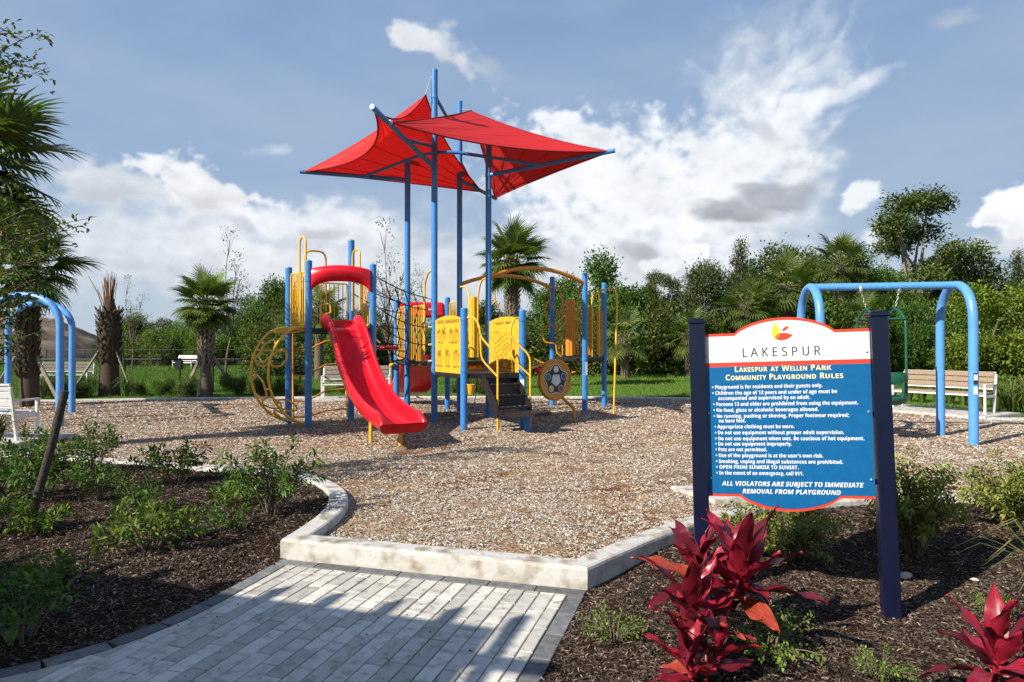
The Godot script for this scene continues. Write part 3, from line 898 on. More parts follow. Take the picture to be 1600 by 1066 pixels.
# ---------------------------------------------------------------- paver path
func paver_mesh(poly: PackedVector2Array) -> ArrayMesh:   # outline in (x, d), top at 0
	var g := G.new()
	var ins: Array = Geometry2D.offset_polygon(poly, -0.004)
	if ins.is_empty() or ins[0].size() != poly.size():
		g.prism(poly, Transform3D(Basis(Vector3(1, 0, 0), Vector3(0, 0, -1), Vector3(0, 1, 0)), Vector3.ZERO), -0.05, 0.0)
		return g.mesh()
	# match the first corner of the inset outline to the first of the outline
	var top := PackedVector2Array()
	for p in poly:
		var best: Vector2 = ins[0][0]
		for q in ins[0]:
			if q.distance_squared_to(p) < best.distance_squared_to(p): best = q
		top.append(best)
	var tr := Geometry2D.triangulate_polygon(top)
	var st := g.v.size()
	for p in top: g.vert(Vector3(p.x, 0, -p.y), Vector3.UP)
	for i in range(0, tr.size(), 3): g.face(st + tr[i], st + tr[i + 1], st + tr[i + 2])
	var mid := Vector2.ZERO
	for p in poly: mid += p
	mid /= poly.size()
	for i in poly.size():
		var j := (i + 1) % poly.size()
		var o2 := (poly[i] + poly[j]) / 2.0 - mid
		var o := Vector3(o2.x, 0, -o2.y)
		g.quad(Vector3(top[i].x, 0, -top[i].y), Vector3(top[j].x, 0, -top[j].y), Vector3(poly[j].x, -0.004, -poly[j].y), Vector3(poly[i].x, -0.004, -poly[i].y), o.normalized() + Vector3.UP)
		g.quad(Vector3(poly[i].x, -0.004, -poly[i].y), Vector3(poly[j].x, -0.004, -poly[j].y), Vector3(poly[j].x, -0.05, -poly[j].y), Vector3(poly[i].x, -0.05, -poly[i].y), o)
	return g.mesh()

func make_path() -> void:
	var U := Vector2(0.9587, -0.2844)
	var V := Vector2(0.2844, 0.9587)
	var O := Vector2(-1.705, 5.075)
	var outline := PackedVector2Array([O])
	outline.append(O + U * 2.285)                       # right corner at the kerb
	outline.append(O + U * 2.285 - V * 8.6)
	outline.append(Vector2(-7.0, -3.4))
	var lft := rounded(path_left, 0, path_left.size() - 1, 3)
	lft.reverse()
	for p in lft: outline.append(p)
	outline.remove_at(outline.size() - 1)
	var g := G.new()
	sheet(g, outline, 0.5, func(_x, _d): return PATH_Y - 0.012)
	var path := struct("path", g.mesh(), M.joint_sand)
	var field: PackedVector2Array = Geometry2D.offset_polygon(outline, -0.108)[0]
	var r := RandomNumberGenerator.new()
	r.seed = 33
	var L := 0.305
	var wd := 0.1
	var whole := []
	for k in 4:
		var c := 0.0025 + 0.0006 * k
		whole.append(paver_mesh(PackedVector2Array([Vector2(c, c), Vector2(wd - c, c), Vector2(wd - c, L - c), Vector2(c, L - c)])))
	var turn := Basis(Vector3(U.x, 0, -U.y), Vector3.UP, Vector3(-V.x, 0, V.y))
	var rest := G.new()
	var shown := 0
	for k in range(-60, 30):
		var off := r.randf() * L
		if k % 2 == 0: off = fposmod(off * 0.4 + 0.15, L)
		for j in range(-29, 3):
			var a := O + U * (k * wd) + V * (j * L + off)
			var rect := PackedVector2Array([a, a + U * wd, a + U * wd + V * L, a + V * L])
			var mid := a + U * wd * 0.5 + V * L * 0.5
			var n_in := 0
			for q in rect:
				if Geometry2D.is_point_in_polygon(q, field): n_in += 1
			if n_in == 0 and not Geometry2D.is_point_in_polygon(mid, field): continue
			var m: Material = M["paver_%d" % (r.randi() % 5)]
			var y := PATH_Y + r.randf_range(-0.0015, 0.0015)
			var near := mid.y > 2.95 and absf(mid.x) < mid.y * 0.8 + 0.15
			var pieces: Array
			if n_in == 4:
				if near:
					part("paver", whole[r.randi() % 4], m, path, Transform3D(turn, W(a.x, a.y, y)))
					shown += 1
					continue
				pieces = [rect]
			else:
				pieces = Geometry2D.intersect_polygons(rect, field)
			for pc in pieces:
				var cut: Array = Geometry2D.offset_polygon(pc, -0.0028)
				if cut.is_empty(): continue
				if near:
					part("paver", paver_mesh(cut[0]), m, path, Transform3D(Basis(), Vector3(0, y, 0)))
					shown += 1
				else:
					rest.prism(cut[0], Transform3D(Basis(Vector3(1, 0, 0), Vector3(0, 0, -1), Vector3(0, 1, 0)), Vector3(0, y, 0)), -0.04, 0.0)
	part("paver_field", rest.mesh(), M.paver_0, path).set_meta("kind", "stuff")
	# dark border course
	var edges := [[PackedVector2Array([O, O + U * 2.285]), 1.0], [PackedVector2Array([O + U * 2.285 - V * 0.106, O + U * 2.285 - V * 5.0]), 1.0]]
	var lp := rounded(path_left, 0, path_left.size() - 1, 3)
	edges.append([lp, -1.0])
	for e in edges:
		var line: PackedVector2Array = e[0]
		var sgn: float = e[1]
		var total := 0.0
		for i in line.size() - 1: total += line[i].distance_to(line[i + 1])
		var cnt := int(total / 0.29)
		for i in cnt:
			var p := along(line, total * i / cnt + (0.0 if i else (0.11 if sgn < 0.0 else 0.0)))
			var q := along(line, total * (i + 1) / cnt)
			var t := (q - p).normalized()
			var inw := Vector2(t.y, -t.x) * sgn
			var pc2 := PackedVector2Array([p + t * 0.0025, q - t * 0.0025, q - t * 0.0025 + inw * 0.102, p + t * 0.0025 + inw * 0.102])
			part("border_paver", paver_mesh(pc2), M["border_paver_%d" % (r.randi() % 3)], path, Transform3D(Basis(), Vector3(0, PATH_Y + 0.001 + r.randf_range(-0.001, 0.001), 0)))
	print("pavers ", shown)

func along(line: PackedVector2Array, s: float) -> Vector2:
	for i in line.size() - 1:
		var l := line[i].distance_to(line[i + 1])
		if s <= l or i == line.size() - 2:
			return line[i].lerp(line[i + 1], s / l)
		s -= l
	return line[-1]

# ---------------------------------------------------------------- lettering
var fonts := {}

func font(bold := false, mono := false) -> SystemFont:
	var key := "%s%s" % [bold, mono]
	if not fonts.has(key):
		var f := SystemFont.new()
		f.font_names = PackedStringArray(["Droid Sans Mono" if mono else "Droid Sans"])
		f.font_weight = 700 if bold else 400
		fonts[key] = f
	return fonts[key]

func letters(g: G, text: String, at: Vector3, width: float, height: float, b := Basis(), bold := true, slant := 0.0, align := 0, depth := 0.0012) -> float:
	# flat raised print: local x along the line, y up, z out of the face; width 0 keeps the font's own proportion for the cap height
	var tm := TextMesh.new()
	tm.text = text
	tm.font = font(bold)
	tm.font_size = 64
	tm.pixel_size = 0.01
	tm.depth = 0.05
	tm.curve_step = 3.0
	tm.horizontal_alignment = HORIZONTAL_ALIGNMENT_LEFT
	var a := tm.get_mesh_arrays()
	if a.is_empty(): return 0.0
	var vs: PackedVector3Array = a[Mesh.ARRAY_VERTEX]
	var ns: PackedVector3Array = a[Mesh.ARRAY_NORMAL]
	if vs.is_empty(): return 0.0
	var lo := vs[0]
	var hi := vs[0]
	for p in vs:
		lo = lo.min(p); hi = hi.max(p)
	var cap := 0.455   # cap height of the font at this size
	var sy := height / cap
	var sx := sy if width <= 0.0 else width / (hi.x - lo.x)
	var base := -0.0
	var probe := TextMesh.new()
	probe.text = "H"; probe.font = tm.font; probe.font_size = 64; probe.pixel_size = 0.01; probe.depth = 0.05
	var pv: PackedVector3Array = probe.get_mesh_arrays()[Mesh.ARRAY_VERTEX]
	base = 1e9
	var top := -1e9
	for p in pv:
		base = minf(base, p.y); top = maxf(top, p.y)
	sy = height / (top - base)
	if width <= 0.0: sx = sy
	var shift := 0.0 if align == 0 else (-(hi.x - lo.x) * sx / 2.0 if align == 1 else -(hi.x - lo.x) * sx)
	var first := g.v.size()
	for i in vs.size():
		var p := vs[i]
		var q := Vector3((p.x - lo.x) * sx + shift + slant * (p.y - base) * sy, (p.y - base) * sy, (depth if p.z > 0.0 else 0.0))
		g.v.append(at + b * q); g.n.append((b * ns[i]).normalized()); g.uv.append(Vector2.ZERO); g.c.append(g.tint)
	if a[Mesh.ARRAY_INDEX] != null and a[Mesh.ARRAY_INDEX].size():
		for i in a[Mesh.ARRAY_INDEX]: g.ix.append(first + i)
	else:
		for i in vs.size(): g.ix.append(first + i)
	return (hi.x - lo.x) * sx

# ---------------------------------------------------------------- play structure
var play: Node3D

func pw(called: String, mesh: Mesh, m: Material, parent: Node3D) -> MeshInstance3D:   # a part whose mesh is written in world positions
	return part(called, mesh, m, parent, parent.global_transform.affine_inverse())

func pipe(called: String, pts: Array, r: float, m: Material, parent: Node3D, seg := 8) -> MeshInstance3D:
	return pw(called, tubed(pts, r, seg), m, parent)

func deck(pts: Array, h: float, thick := 0.07) -> MeshInstance3D:
	var g := G.new()
	var poly := PackedVector2Array()
	for p in pts: poly.append(Vector2(p.x, p.y))
	var t := Transform3D(Basis(Vector3(1, 0, 0), Vector3(0, 0, -1), Vector3(0, 1, 0)), Vector3.ZERO)
	g.prism(poly, t, h - thick, h)
	# folded skirt a little proud of the plate
	var mid := Vector2.ZERO
	for p in poly: mid += p
	mid /= poly.size()
	for i in poly.size():
		var a := poly[i]
		var b := poly[(i + 1) % poly.size()]
		var e := (b - a)
		g.box(W((a.x + b.x) / 2, (a.y + b.y) / 2, h - 0.05), Vector3(e.length() - 0.14, 0.085, 0.03), Basis(Vector3.UP, atan2(e.y, e.x)), 0.006)
	return pw("deck", g.mesh(), M.deck_coating, play)

func barrier(a: Vector2, b: Vector2, f0: float, f1: float, h0: float, h1: float, bars: int, m: Material, parent: Node3D) -> MeshInstance3D:
	# frame tube with upright bars; bars are its sub-parts
	var p := a.lerp(b, f0)
	var q := a.lerp(b, f1)
	var fr := pipe("barrier", bend([W(p.x, p.y, h0), W(p.x, p.y, h1), W(q.x, q.y, h1), W(q.x, q.y, h0), W(p.x + (q.x - p.x) * 0.02, p.y + (q.y - p.y) * 0.02, h0)], 0.04, 3), 0.016, m, parent)
	var one := tubed([Vector3(0, 0, 0), Vector3(0, h1 - h0, 0)], 0.0095, 6)
	for i in bars:
		var s := p.lerp(q, (i + 1.0) / (bars + 1.0))
		part("bar", one, m, fr, fr.global_transform.affine_inverse() * Transform3D(Basis(), W(s.x, s.y, h0)))
	return fr

func slide_chute(called: String, path: Array, side: Vector3, wide: float, m: Material) -> MeshInstance3D:
	# path of Vector3 along the bed; open channel with rounded, thickened walls
	var rings := []
	var n := path.size()
	for i in n:
		var t: Vector3 = (path[mini(i + 1, n - 1)] - path[maxi(i - 1, 0)]).normalized()
		var up := side.cross(t).normalized()
		if up.y < 0.0: up = -up
		var f := float(i) / (n - 1)
		var wall := 0.20 * (1.0 - 0.55 * smoothstep(0.80, 1.0, f)) * smoothstep(-0.06, 0.05, f)
		wall = maxf(wall, 0.05)
		var flare := 1.0 + 0.10 * smoothstep(0.75, 1.0, f)
		var prof := [Vector2(-0.245, -0.045), Vector2(-0.31, 0.0), Vector2(-0.335, wall * 0.7), Vector2(-0.335, wall + 0.015), Vector2(-0.315, wall + 0.04), Vector2(-0.285, wall + 0.04), Vector2(-0.262, wall + 0.01), Vector2(-0.25, wall * 0.5), Vector2(-0.215, 0.03), Vector2(-0.15, 0.005), Vector2(0, 0)]
		var ring := []
		for p in prof: ring.append(path[i] + side * (p.x * wide * flare) + up * p.y)
		for k in range(prof.size() - 2, -1, -1): ring.append(path[i] + side * (-prof[k].x * wide * flare) + up * prof[k].y)
		rings.append(ring)
	var g := G.new()
	g.loop_sweep(rings)
	# closed ends
	for e in [0, n - 1]:
		var ring: Array = rings[e]
		var out: Vector3 = (path[0] - path[1]) if e == 0 else (path[n - 1] - path[n - 2])
		for k in 10:
			g.quad(ring[k], ring[k + 1], ring[19 - k], ring[20 - k] if k > 0 else ring[20], out)
	return pw(called, g.mesh(), m, play)

func hexes(rail: Callable, rows: int, parent: Node3D, m: Material, r := 0.017) -> void:
	# honeycomb rungs on a sheet given by rail(u across 0..1, t down 0..1)
	for i in rows:
		var t0 := (i + 0.15) / rows
		var dt := 0.62 / rows
		var flip := i % 2 == 0
		var pts := []
		var c := 0.36 if flip else 0.64
		for k in 7:
			var a := TAU * k / 6.0 + PI / 6.0
			pts.append(rail.call(clampf(c + 0.38 * cos(a), 0.0, 1.0), clampf(t0 + dt * (0.5 + 0.56 * sin(a)), 0.0, 1.0)))
		pipe("rung", bend(pts, 0.03, 2), r, m, parent, 6)
		var x0 := 1.0 if flip else 0.0
		pipe("rung", [rail.call(x0, t0 + dt * 0.5), rail.call(c + (0.33 if flip else -0.33), t0 + dt * 0.5)], r, m, parent, 6)

func engraved_panel(a: Vector2, b: Vector2, h0: float, h1: float, lines: Array, called: String) -> MeshInstance3D:
	# moulded sheet between two posts with an arched top, wording and line drawings cut into it
	var e := b - a
	var len := e.length() - 0.17
	var x := Vector3(e.x, 0, -e.y).normalized()
	var z := x.cross(Vector3.UP)
	var o := W((a.x + b.x) / 2, (a.y + b.y) / 2, h0)
	if z.z < 0.0:
		x = -x; z = -z
	var t := Transform3D(Basis(x, Vector3.UP, z), o)
	var poly := PackedVector2Array([Vector2(-len / 2, 0), Vector2(len / 2, 0), Vector2(len / 2, h1 - h0 - 0.07)])
	for i in range(1, 12):
		var u := 0.5 - i / 12.0
		poly.append(Vector2(u * len, h1 - h0 - 0.07 + 0.07 * (1.0 - pow(absf(u) * 2.0, 2.2))))
	poly.append(Vector2(-len / 2, h1 - h0 - 0.07))
	var g := G.new()
	g.prism(poly, t, -0.012, 0.012)
	var pn := pw(called, g.mesh(), M.yellow_plastic, play)
	for l in lines:
		if l[0] is String:
			var lg := G.new()
			letters(lg, l[0], t * Vector3(l[1] * len, l[2] * (h1 - h0), 0.012), l[4] * len, l[3], t.basis, true, 0.0, 1, 0.002)
			pw("lettering", lg.mesh(), M.engraving, pn)
		else:
			var pts := []
			for p in l[0]: pts.append(t * Vector3(p.x * len, p.y * (h1 - h0), 0.012))
			pipe("engraved_line", pts, 0.006, M.engraving, pn, 5)
	for bx in [-0.42, -0.14, 0.14, 0.42]:
		pipe("bolt", [t * Vector3(bx * len, 0.04, 0.01), t * Vector3(bx * len, 0.04, 0.018)], 0.009, M.galvanised, pn)
	return pn

func hand_sketch(cx: float, cy: float, s: float, sd: int) -> Array:   # a small outline of a hand
	var r := RandomNumberGenerator.new()
	r.seed = sd
	var out := []
	var pts := []
	var nf := 3 + sd % 3
	pts.append(Vector2(cx - s * 0.5, cy - s * 0.9))
	for i in nf:
		var x := cx - s * 0.5 + s * i / nf
		var up := s * r.randf_range(0.15, 0.75)
		pts.append(Vector2(x, cy)); pts.append(Vector2(x + s * 0.05, cy + up)); pts.append(Vector2(x + s * 0.16, cy + up + s * 0.06)); pts.append(Vector2(x + s * 0.24, cy + up - s * 0.04)); pts.append(Vector2(x + s * 0.26, cy))
	pts.append(Vector2(cx + s * 0.72, cy + s * r.randf_range(-0.2, 0.3))); pts.append(Vector2(cx + s * 0.55, cy - s * 0.35)); pts.append(Vector2(cx + s * 0.3, cy - s * 0.9))
	out.append([pts])
	out.append([[Vector2(cx - s * 0.2, cy - s * 0.3), Vector2(cx + s * 0.2, cy - s * 0.22)]])
	return out

func sail(called: String, c: Array, scoop: Array, label: String) -> MeshInstance3D:
	# shade cloth with corners c, drawn tight along the ridge c[0]-c[2]; its other edges are pulled inwards by their cables
	var mid: Vector3 = (c[0] + c[1] + c[2] + c[3]) / 4.0
	var edge := func(i: int, j: int, k: float, t: float) -> Vector3:
		var m: Vector3 = mid - (c[i] + c[j]) / 2.0
		m.y = m.y * 0.25 - 0.12
		return c[i].lerp(c[j], t) + m * (k * 4.0 * t * (1.0 - t))
	var at := func(u: float, v: float) -> Vector3:   # u along the ridge, v from corner 1 (-1) over the ridge (0) to corner 3 (1)
		var far := 1 if v < 0.0 else 3
		var k := absf(v)
		var p: Vector3 = edge.call(0, far, scoop[0] if v < 0.0 else scoop[3], k).lerp(edge.call(2, far, scoop[1] if v < 0.0 else scoop[2], k), u)
		p.y -= 0.10 * 4.0 * u * (1.0 - u) * (1.0 - k)
		p.y += 0.010 * sin(u * 21.0 + v * 9.0) * k * (1.0 - k) * 4.0
		return p
	var g := G.new()
	g.grid(33, 41, func(i, j): return at.call(i / 32.0, j / 20.0 - 1.0))
	var s := pw(called, g.mesh(), M.shade_cloth, play)
	s.set_meta("label", label)
	for e in [[0, 1, 0], [2, 1, 1], [2, 3, 2], [0, 3, 3]]:
		var pts := []
		for k in 25: pts.append(edge.call(e[0], e[1], scoop[e[2]], k / 24.0))
		pipe("hem", pts, 0.016, M.hem, s, 6)
	for q in 5:      # sewn seams between the widths of cloth
		var u := 0.14 + 0.18 * q
		var pts := []
		for j in 41: pts.append(at.call(u, (j / 20.0 - 1.0) * 0.985) - Vector3(0, 0.004, 0))
		pipe("seam", pts, 0.007, M.shade_cloth, s, 5)
	return s

func make_play_structure() -> void:
	play = thing("play_structure", "blue, yellow and red climbing structure with slides under two red shade sails", "play structure", W(-1.4, 14.2))
	var A := Vector2(-4.29, 13.1); var B := Vector2(-3.73, 12.5); var C := Vector2(-3.26, 13.83); var D := Vector2(-2.6, 12.75)
	var T1 := Vector2(-2.27, 14.8); var T2 := Vector2(-1.53, 13.44); var T3 := Vector2(-1.2, 15.6); var T4 := Vector2(-0.49, 14.2)
	var S1 := Vector2(-0.86, 12.2); var S2 := Vector2(0.19, 12.5); var S3 := Vector2(-2.71, 16.0); var S4 := Vector2(-1.53, 16.15)
	var P1 := Vector2(1.65, 15.45); var P2 := Vector2(1.01, 17.1); var P3 := Vector2(2.27, 16.8)
	for e in [[A, 3.0], [B, 3.06], [C, 3.64], [D, 3.02], [T1, 5.67], [T2, 6.95], [T3, 7.1], [T4, 5.67], [S1, 2.17], [S2, 2.15], [S3, 2.58], [S4, 2.64], [P1, 3.14], [P2, 3.22], [P3, 3.04]]:
		part("post", post_mesh(e[1], 0.0635), M.blue_paint, play, Transform3D(Basis(), W(e[0].x, e[0].y) - play.position))
	# clamps where decks and rails meet the posts
	var clamp_g := G.new()
	clamp_g.lathe([Vector2(0.0645, -0.03), Vector2(0.0705, -0.03), Vector2(0.0705, 0.03), Vector2(0.0645, 0.03)], 14)
	var clamp_m := clamp_g.mesh()
	for e in [[A, 1.78], [B, 1.78], [C, 1.78], [D, 1.78], [T2, 1.97], [T4, 1.97], [S1, 1.97], [S2, 1.97], [T2, 1.05], [S1, 1.05], [T4, 1.05], [S2, 1.05], [T1, 1.14], [T3, 1.14], [P1, 1.18], [P2, 1.18], [P3, 1.18], [T1, 5.1], [T2, 5.0], [T4, 5.05], [T3, 5.3], [T2, 6.4], [B, 2.7], [D, 2.7]]:
		part("clamp", clamp_m, M.blue_paint, play, Transform3D(Basis(), W(e[0].x, e[0].y, e[1]) - play.position))
	deck([A, B, D, C], 1.82)
	deck([T1, T2, T4, T3], 1.18)
	deck([T2, S1, S2, T4], 1.0)
	deck([S3, T1, T3, S4], 1.15)
	deck([P1, P3, P2], 1.22)
	# ---- slide tower
	var sd := Vector3(0.86, 0, -0.51)
	var dir := Vector3(0.51, 0, 0.86)
	var top := W((B.x + D.x) / 2 - 0.02, (B.y + D.y) / 2, 1.80)
	var pts := []
	for q in [[-0.06, 1.82], [0.2, 1.81], [0.5, 1.58], [0.9, 1.14], [1.35, 0.78], [1.8, 0.56], [2.2, 0.42], [2.6, 0.335], [2.9, 0.30], [3.08, 0.285], [3.14, 0.26]]:
		pts.append(Vector3(top.x, 0, top.z) + dir * q[0] + Vector3(0, q[1], 0))
	var s1 := slide_chute("slide", curve(pts, 5), sd, 1.0, M.red_plastic)
	s1.set_meta("label", "bright red wave slide running down towards the viewer")
	for q in [[2.25, -0.18, 0.40], [2.78, 0.1, 0.27]]:
		var f: Vector3 = Vector3(top.x, 0, top.z) + dir * q[0] + sd * q[1]
		pipe("support_leg", [f + Vector3(0, -0.05, 0), f + Vector3(0, q[2], 0)], 0.03, M.yellow_paint, s1, 10)
	# moulded red arch over the slide entry
	var hx := W(D.x - B.x, D.y - B.y).normalized()
	var hz := hx.cross(Vector3.UP)
	if hz.z < 0.0: hz = -hz
	var ht := Transform3D(Basis(hx, Vector3.UP, hz), W((B.x + D.x) / 2, (B.y + D.y) / 2, 2.5) + hz * 0.05)
	var hw := (D - B).length() / 2 - 0.05
	var hg := G.new()
	var rings := []
	for i in 25:
		var u := i / 12.0 - 1.0
		var up := 0.41 + 0.075 * (1.0 - u * u)
		var low := 0.0 + 0.185 * pow(1.0 - pow(absf(u), 3.2), 0.8)
		var bulge := 0.10 * (1.0 - u * u)
		var ring := []
		for q in [[low, -0.035], [low, 0.03], [lerpf(low, up, 0.25), 0.05 + bulge * 0.6], [lerpf(low, up, 0.6), 0.055 + bulge], [lerpf(low, up, 0.9), 0.035 + bulge * 0.8], [up, 0.0], [lerpf(low, up, 0.9), -0.04]]:
			ring.append(ht * Vector3(u * hw, q[0], q[1]))
		rings.append(ring)
	hg.loop_sweep(rings)
	pw("entry_hood", hg.mesh(), M.red_plastic, play)
	# narrow guards with a tall hoop where the arched climber arrives, barriers round the deck
	barrier(A, B, 0.12, 0.46, 1.88, 2.86, 3, M.yellow_paint, play)
	barrier(A, B, 0.62, 0.90, 1.88, 2.86, 2, M.yellow_paint, play)
	var ha := A.lerp(B, 0.56); var hb := A.lerp(B, 0.86)
	pipe("hoop_handle", bend([W(ha.x, ha.y, 1.84), W(ha.x, ha.y, 3.46), W((ha.x + hb.x) / 2, (ha.y + hb.y) / 2, 3.54), W(hb.x, hb.y, 3.46), W(hb.x, hb.y, 1.84)], 0.09, 6), 0.02, M.yellow_paint, play)
	barrier(A, C, 0.50, 0.93, 1.88, 2.74, 5, M.yellow_paint, play)
	barrier(A, C, 0.10, 0.30, 1.88, 2.74, 2, M.yellow_paint, play)
	barrier(C, D, 0.52, 0.92, 1.88, 2.86, 5, M.yellow_paint, play)
	for hp in [[A, C, 0.24, 0.58, 3.36], [C, D, 0.06, 0.42, 3.40]]:
		var h1: Vector2 = hp[0].lerp(hp[1], hp[2]); var h2: Vector2 = hp[0].lerp(hp[1], hp[3])
		pipe("hoop_handle", bend([W(h1.x, h1.y, 2.2), W(h1.x, h1.y, hp[4]), W(h2.x, h2.y, hp[4]), W(h2.x, h2.y, 2.2)], 0.17, 7), 0.02, M.yellow_paint, play)
	pipe("play_loop", bend([W(-3.55, 12.62, 1.9), W(-3.55, 12.62, 2.25), W(-3.38, 12.66, 2.28), W(-3.36, 12.66, 2.1), W(-3.52, 12.63, 2.08)], 0.05, 3), 0.016, M.yellow_paint, play)
	# arched honeycomb climber on the left
	var out1 := Vector2(-0.69, -0.72)
	var prof := [Vector2(0.02, 1.84), Vector2(0.30, 1.80), Vector2(0.56, 1.60), Vector2(0.74, 1.25), Vector2(0.76, 0.85), Vector2(0.62, 0.47), Vector2(0.36, 0.20), Vector2(0.06, 0.06)]
	var c3 := []
	for p in prof: c3.append(Vector3(p.x, p.y, 0))
	var arc := curve(c3, 5)
	var rail1 := func(u: float, t: float) -> Vector3:
		var k := t * (arc.size() - 1)
		var p: Vector3 = arc[int(k)].lerp(arc[mini(int(k) + 1, arc.size() - 1)], k - int(k))
		var b2 := A.lerp(B, lerpf(0.06, 0.98, u)) + out1 * p.x
		return W(b2.x, b2.y, p.y)
	var cl := pipe("arched_climber", range(arc.size()).map(func(i): return rail1.call(0.0, float(i) / (arc.size() - 1))), 0.024, M.yellow_paint, play)
	pipe("rail", range(arc.size()).map(func(i): return rail1.call(1.0, float(i) / (arc.size() - 1))), 0.024, M.yellow_paint, cl)
	hexes(rail1, 4, cl, M.yellow_paint, 0.018)
	for e in [[0.16, 0.30, 0.30], [0.42, 0.28, 0.34], [0.74, 0.26, 0.36]]:      # loops that curl in from the rails towards the posts
		for u in [0.95, 0.1]:
			var lp1 := []
			for k in 7:
				var a := TAU * k / 6.0
				var p: Vector3 = rail1.call(u, clampf(e[0] + 0.075 * sin(a), 0.0, 1.0))
				var inn: float = (1.0 - cos(a)) * 0.5 * e[2]
				lp1.append(p - W(out1.x, out1.y) * inn + Vector3(0, 0.04 * sin(a), 0))
			pipe("rung", bend(lp1, 0.035, 3), 0.017, M.yellow_paint, cl, 6)
	# second, wider climber behind the tower
	var out2 := Vector2(-0.35, 0.94)
	var rail2 := func(u: float, t: float) -> Vector3:
		var k := t * (arc.size() - 1)
		var p: Vector3 = arc[int(k)].lerp(arc[mini(int(k) + 1, arc.size() - 1)], k - int(k))
		var b2 := A.lerp(C, lerpf(0.08, 0.95, u)) + out2 * p.x * 0.5
		return W(b2.x, b2.y, p.y)
	var cl2 := pipe("arched_climber", range(arc.size()).map(func(i): return rail2.call(0.0, float(i) / (arc.size() - 1))), 0.02, M.orange_paint, play)
	pipe("rail", range(arc.size()).map(func(i): return rail2.call(1.0, float(i) / (arc.size() - 1))), 0.02, M.orange_paint, cl2)
	for i in 5:
		var t := 0.12 + 0.19 * i
		pipe("rung", bend([rail2.call(0.0, t + 0.05), rail2.call(0.25, t + 0.06), rail2.call(0.6, t - 0.02), rail2.call(1.0, t - 0.03)], 0.05, 3), 0.018, M.orange_paint, cl2, 6)
	# rope net bridge between the tower and the shaded deck
	var net: MeshInstance3D = null
	for sdn in [[D, T2], [C, T1]]:
		var a: Vector2 = sdn[0]; var b: Vector2 = sdn[1]
		var lines := []
		for k in 5:
			var h0: float = [1.62, 1.95, 2.25, 2.55, 2.8][k]
			var h1: float = [1.20, 1.52, 1.86, 2.2, 2.42][k]
			var ln := []
			for i in 13:
				var f := i / 12.0
				var p := a.lerp(b, lerpf(0.04, 0.96, f))
				ln.append(W(p.x, p.y, lerpf(h0, h1, f) - 0.16 * 4.0 * f * (1.0 - f) * (1.0 - 0.15 * k)))
			lines.append(ln)
			if net == null: net = pipe("rope_net", ln, 0.011, M.rope, play, 6)
			else: pipe("rope", ln, 0.011, M.rope, net, 6)
			for en in [[0, 1], [12, 11]]:
				pipe("ferrule", [ln[en[0]], ln[en[0]].lerp(ln[en[1]], 0.9)], 0.019, M.sticker_white, net, 8)
		for i in range(2, 12, 2):
			var up := []
			for k in 5: up.append(lines[k][i + (k % 2)])
			pipe("rope", up, 0.010, M.rope, net, 6)
	for k in 5:
		var f := 0.12 + 0.19 * k
		var p := D.lerp(T2, f); var q := C.lerp(T1, f)
		var hh := lerpf(1.6, 1.2, f) - 0.6 * f * (1.0 - f)
		pipe("rope", [W(p.x, p.y, hh), W((p.x + q.x) / 2, (p.y + q.y) / 2, hh - 0.1), W(q.x, q.y, hh)], 0.011, M.rope, net, 6)
	# ---- shaded centre
	engraved_panel(T2, S1, 0.93, 2.06, panel_sign_language(), "sign_language_panel")
	engraved_panel(T4, S2, 1.0, 2.06, panel_maze(), "maze_panel")
	var rp := G.new()
	var re := T4 - T2
	var rb := Basis(Vector3.UP, atan2(re.y, re.x))
	var rc := W((T2.x + T4.x) / 2, (T2.y + T4.y) / 2, 1.07)
	rp.box(rc, Vector3(re.length() - 0.2, 0.13, 0.02), rb, 0.004)
	var riser := pw("riser_panel", rp.mesh(), M.orange_plastic, play)
	for i in 9:
		var rh := G.new()
		rh.box(rc + rb * Vector3(-0.5 + i * 0.125, 0.02 * sin(i * 2.3), 0.0105), Vector3(0.045 + 0.02 * sin(i * 1.7), 0.04, 0.003), rb * Basis(Vector3(0, 0, 1), i * 0.8))
		pw("cut_out", rh.mesh(), M.dark_disc, riser)
	for e in [[T3.lerp(T4, 0.5), 1.24, 2.56, 0.082, M.yellow_plastic], [P1.lerp(P2, 0.42), 1.26, 2.58, 0.105, M.orange_plastic]]:
		var g := G.new()
		var rib := []
		for i in 4: pass
		var base: Vector2 = e[0]
		var ring0 := []
		var ring1 := []
		for k in 36:
			var a := TAU * k / 36.0
			var rr: float = e[3] * (1.0 + (0.06 if k % 4 < 2 else -0.06))
			ring0.append(W(base.x + rr * cos(a), base.y + rr * sin(a), e[1])); ring1.append(W(base.x + rr * cos(a), base.y + rr * sin(a), e[2]))
		for k in 36:
			var k2 := (k + 1) % 36
			g.quad(ring0[k], ring0[k2], ring1[k2], ring1[k], (ring0[k] - W(base.x, base.y, e[1])))
			g.tri(ring1[k], ring1[k2], W(base.x, base.y, e[2]), Vector3.UP)
			g.tri(ring0[k], ring0[k2], W(base.x, base.y, e[1]), Vector3.DOWN)
		pw("ribbed_roller", g.mesh(), e[4], play)
	for hd in [[T3, T3.lerp(T4, 0.36), 2.84], [T4, T3.lerp(T4, 0.66), 2.92]]:
		pipe("grab_bar", bend([W(hd[0].x, hd[0].y, hd[2]), W(hd[0].lerp(hd[1], 0.7).x, hd[0].lerp(hd[1], 0.7).y, hd[2] - 0.02), W(hd[1].x, hd[1].y, 2.6), W(hd[1].x, hd[1].y, 1.24)], 0.2, 6), 0.02, M.yellow_paint, play)
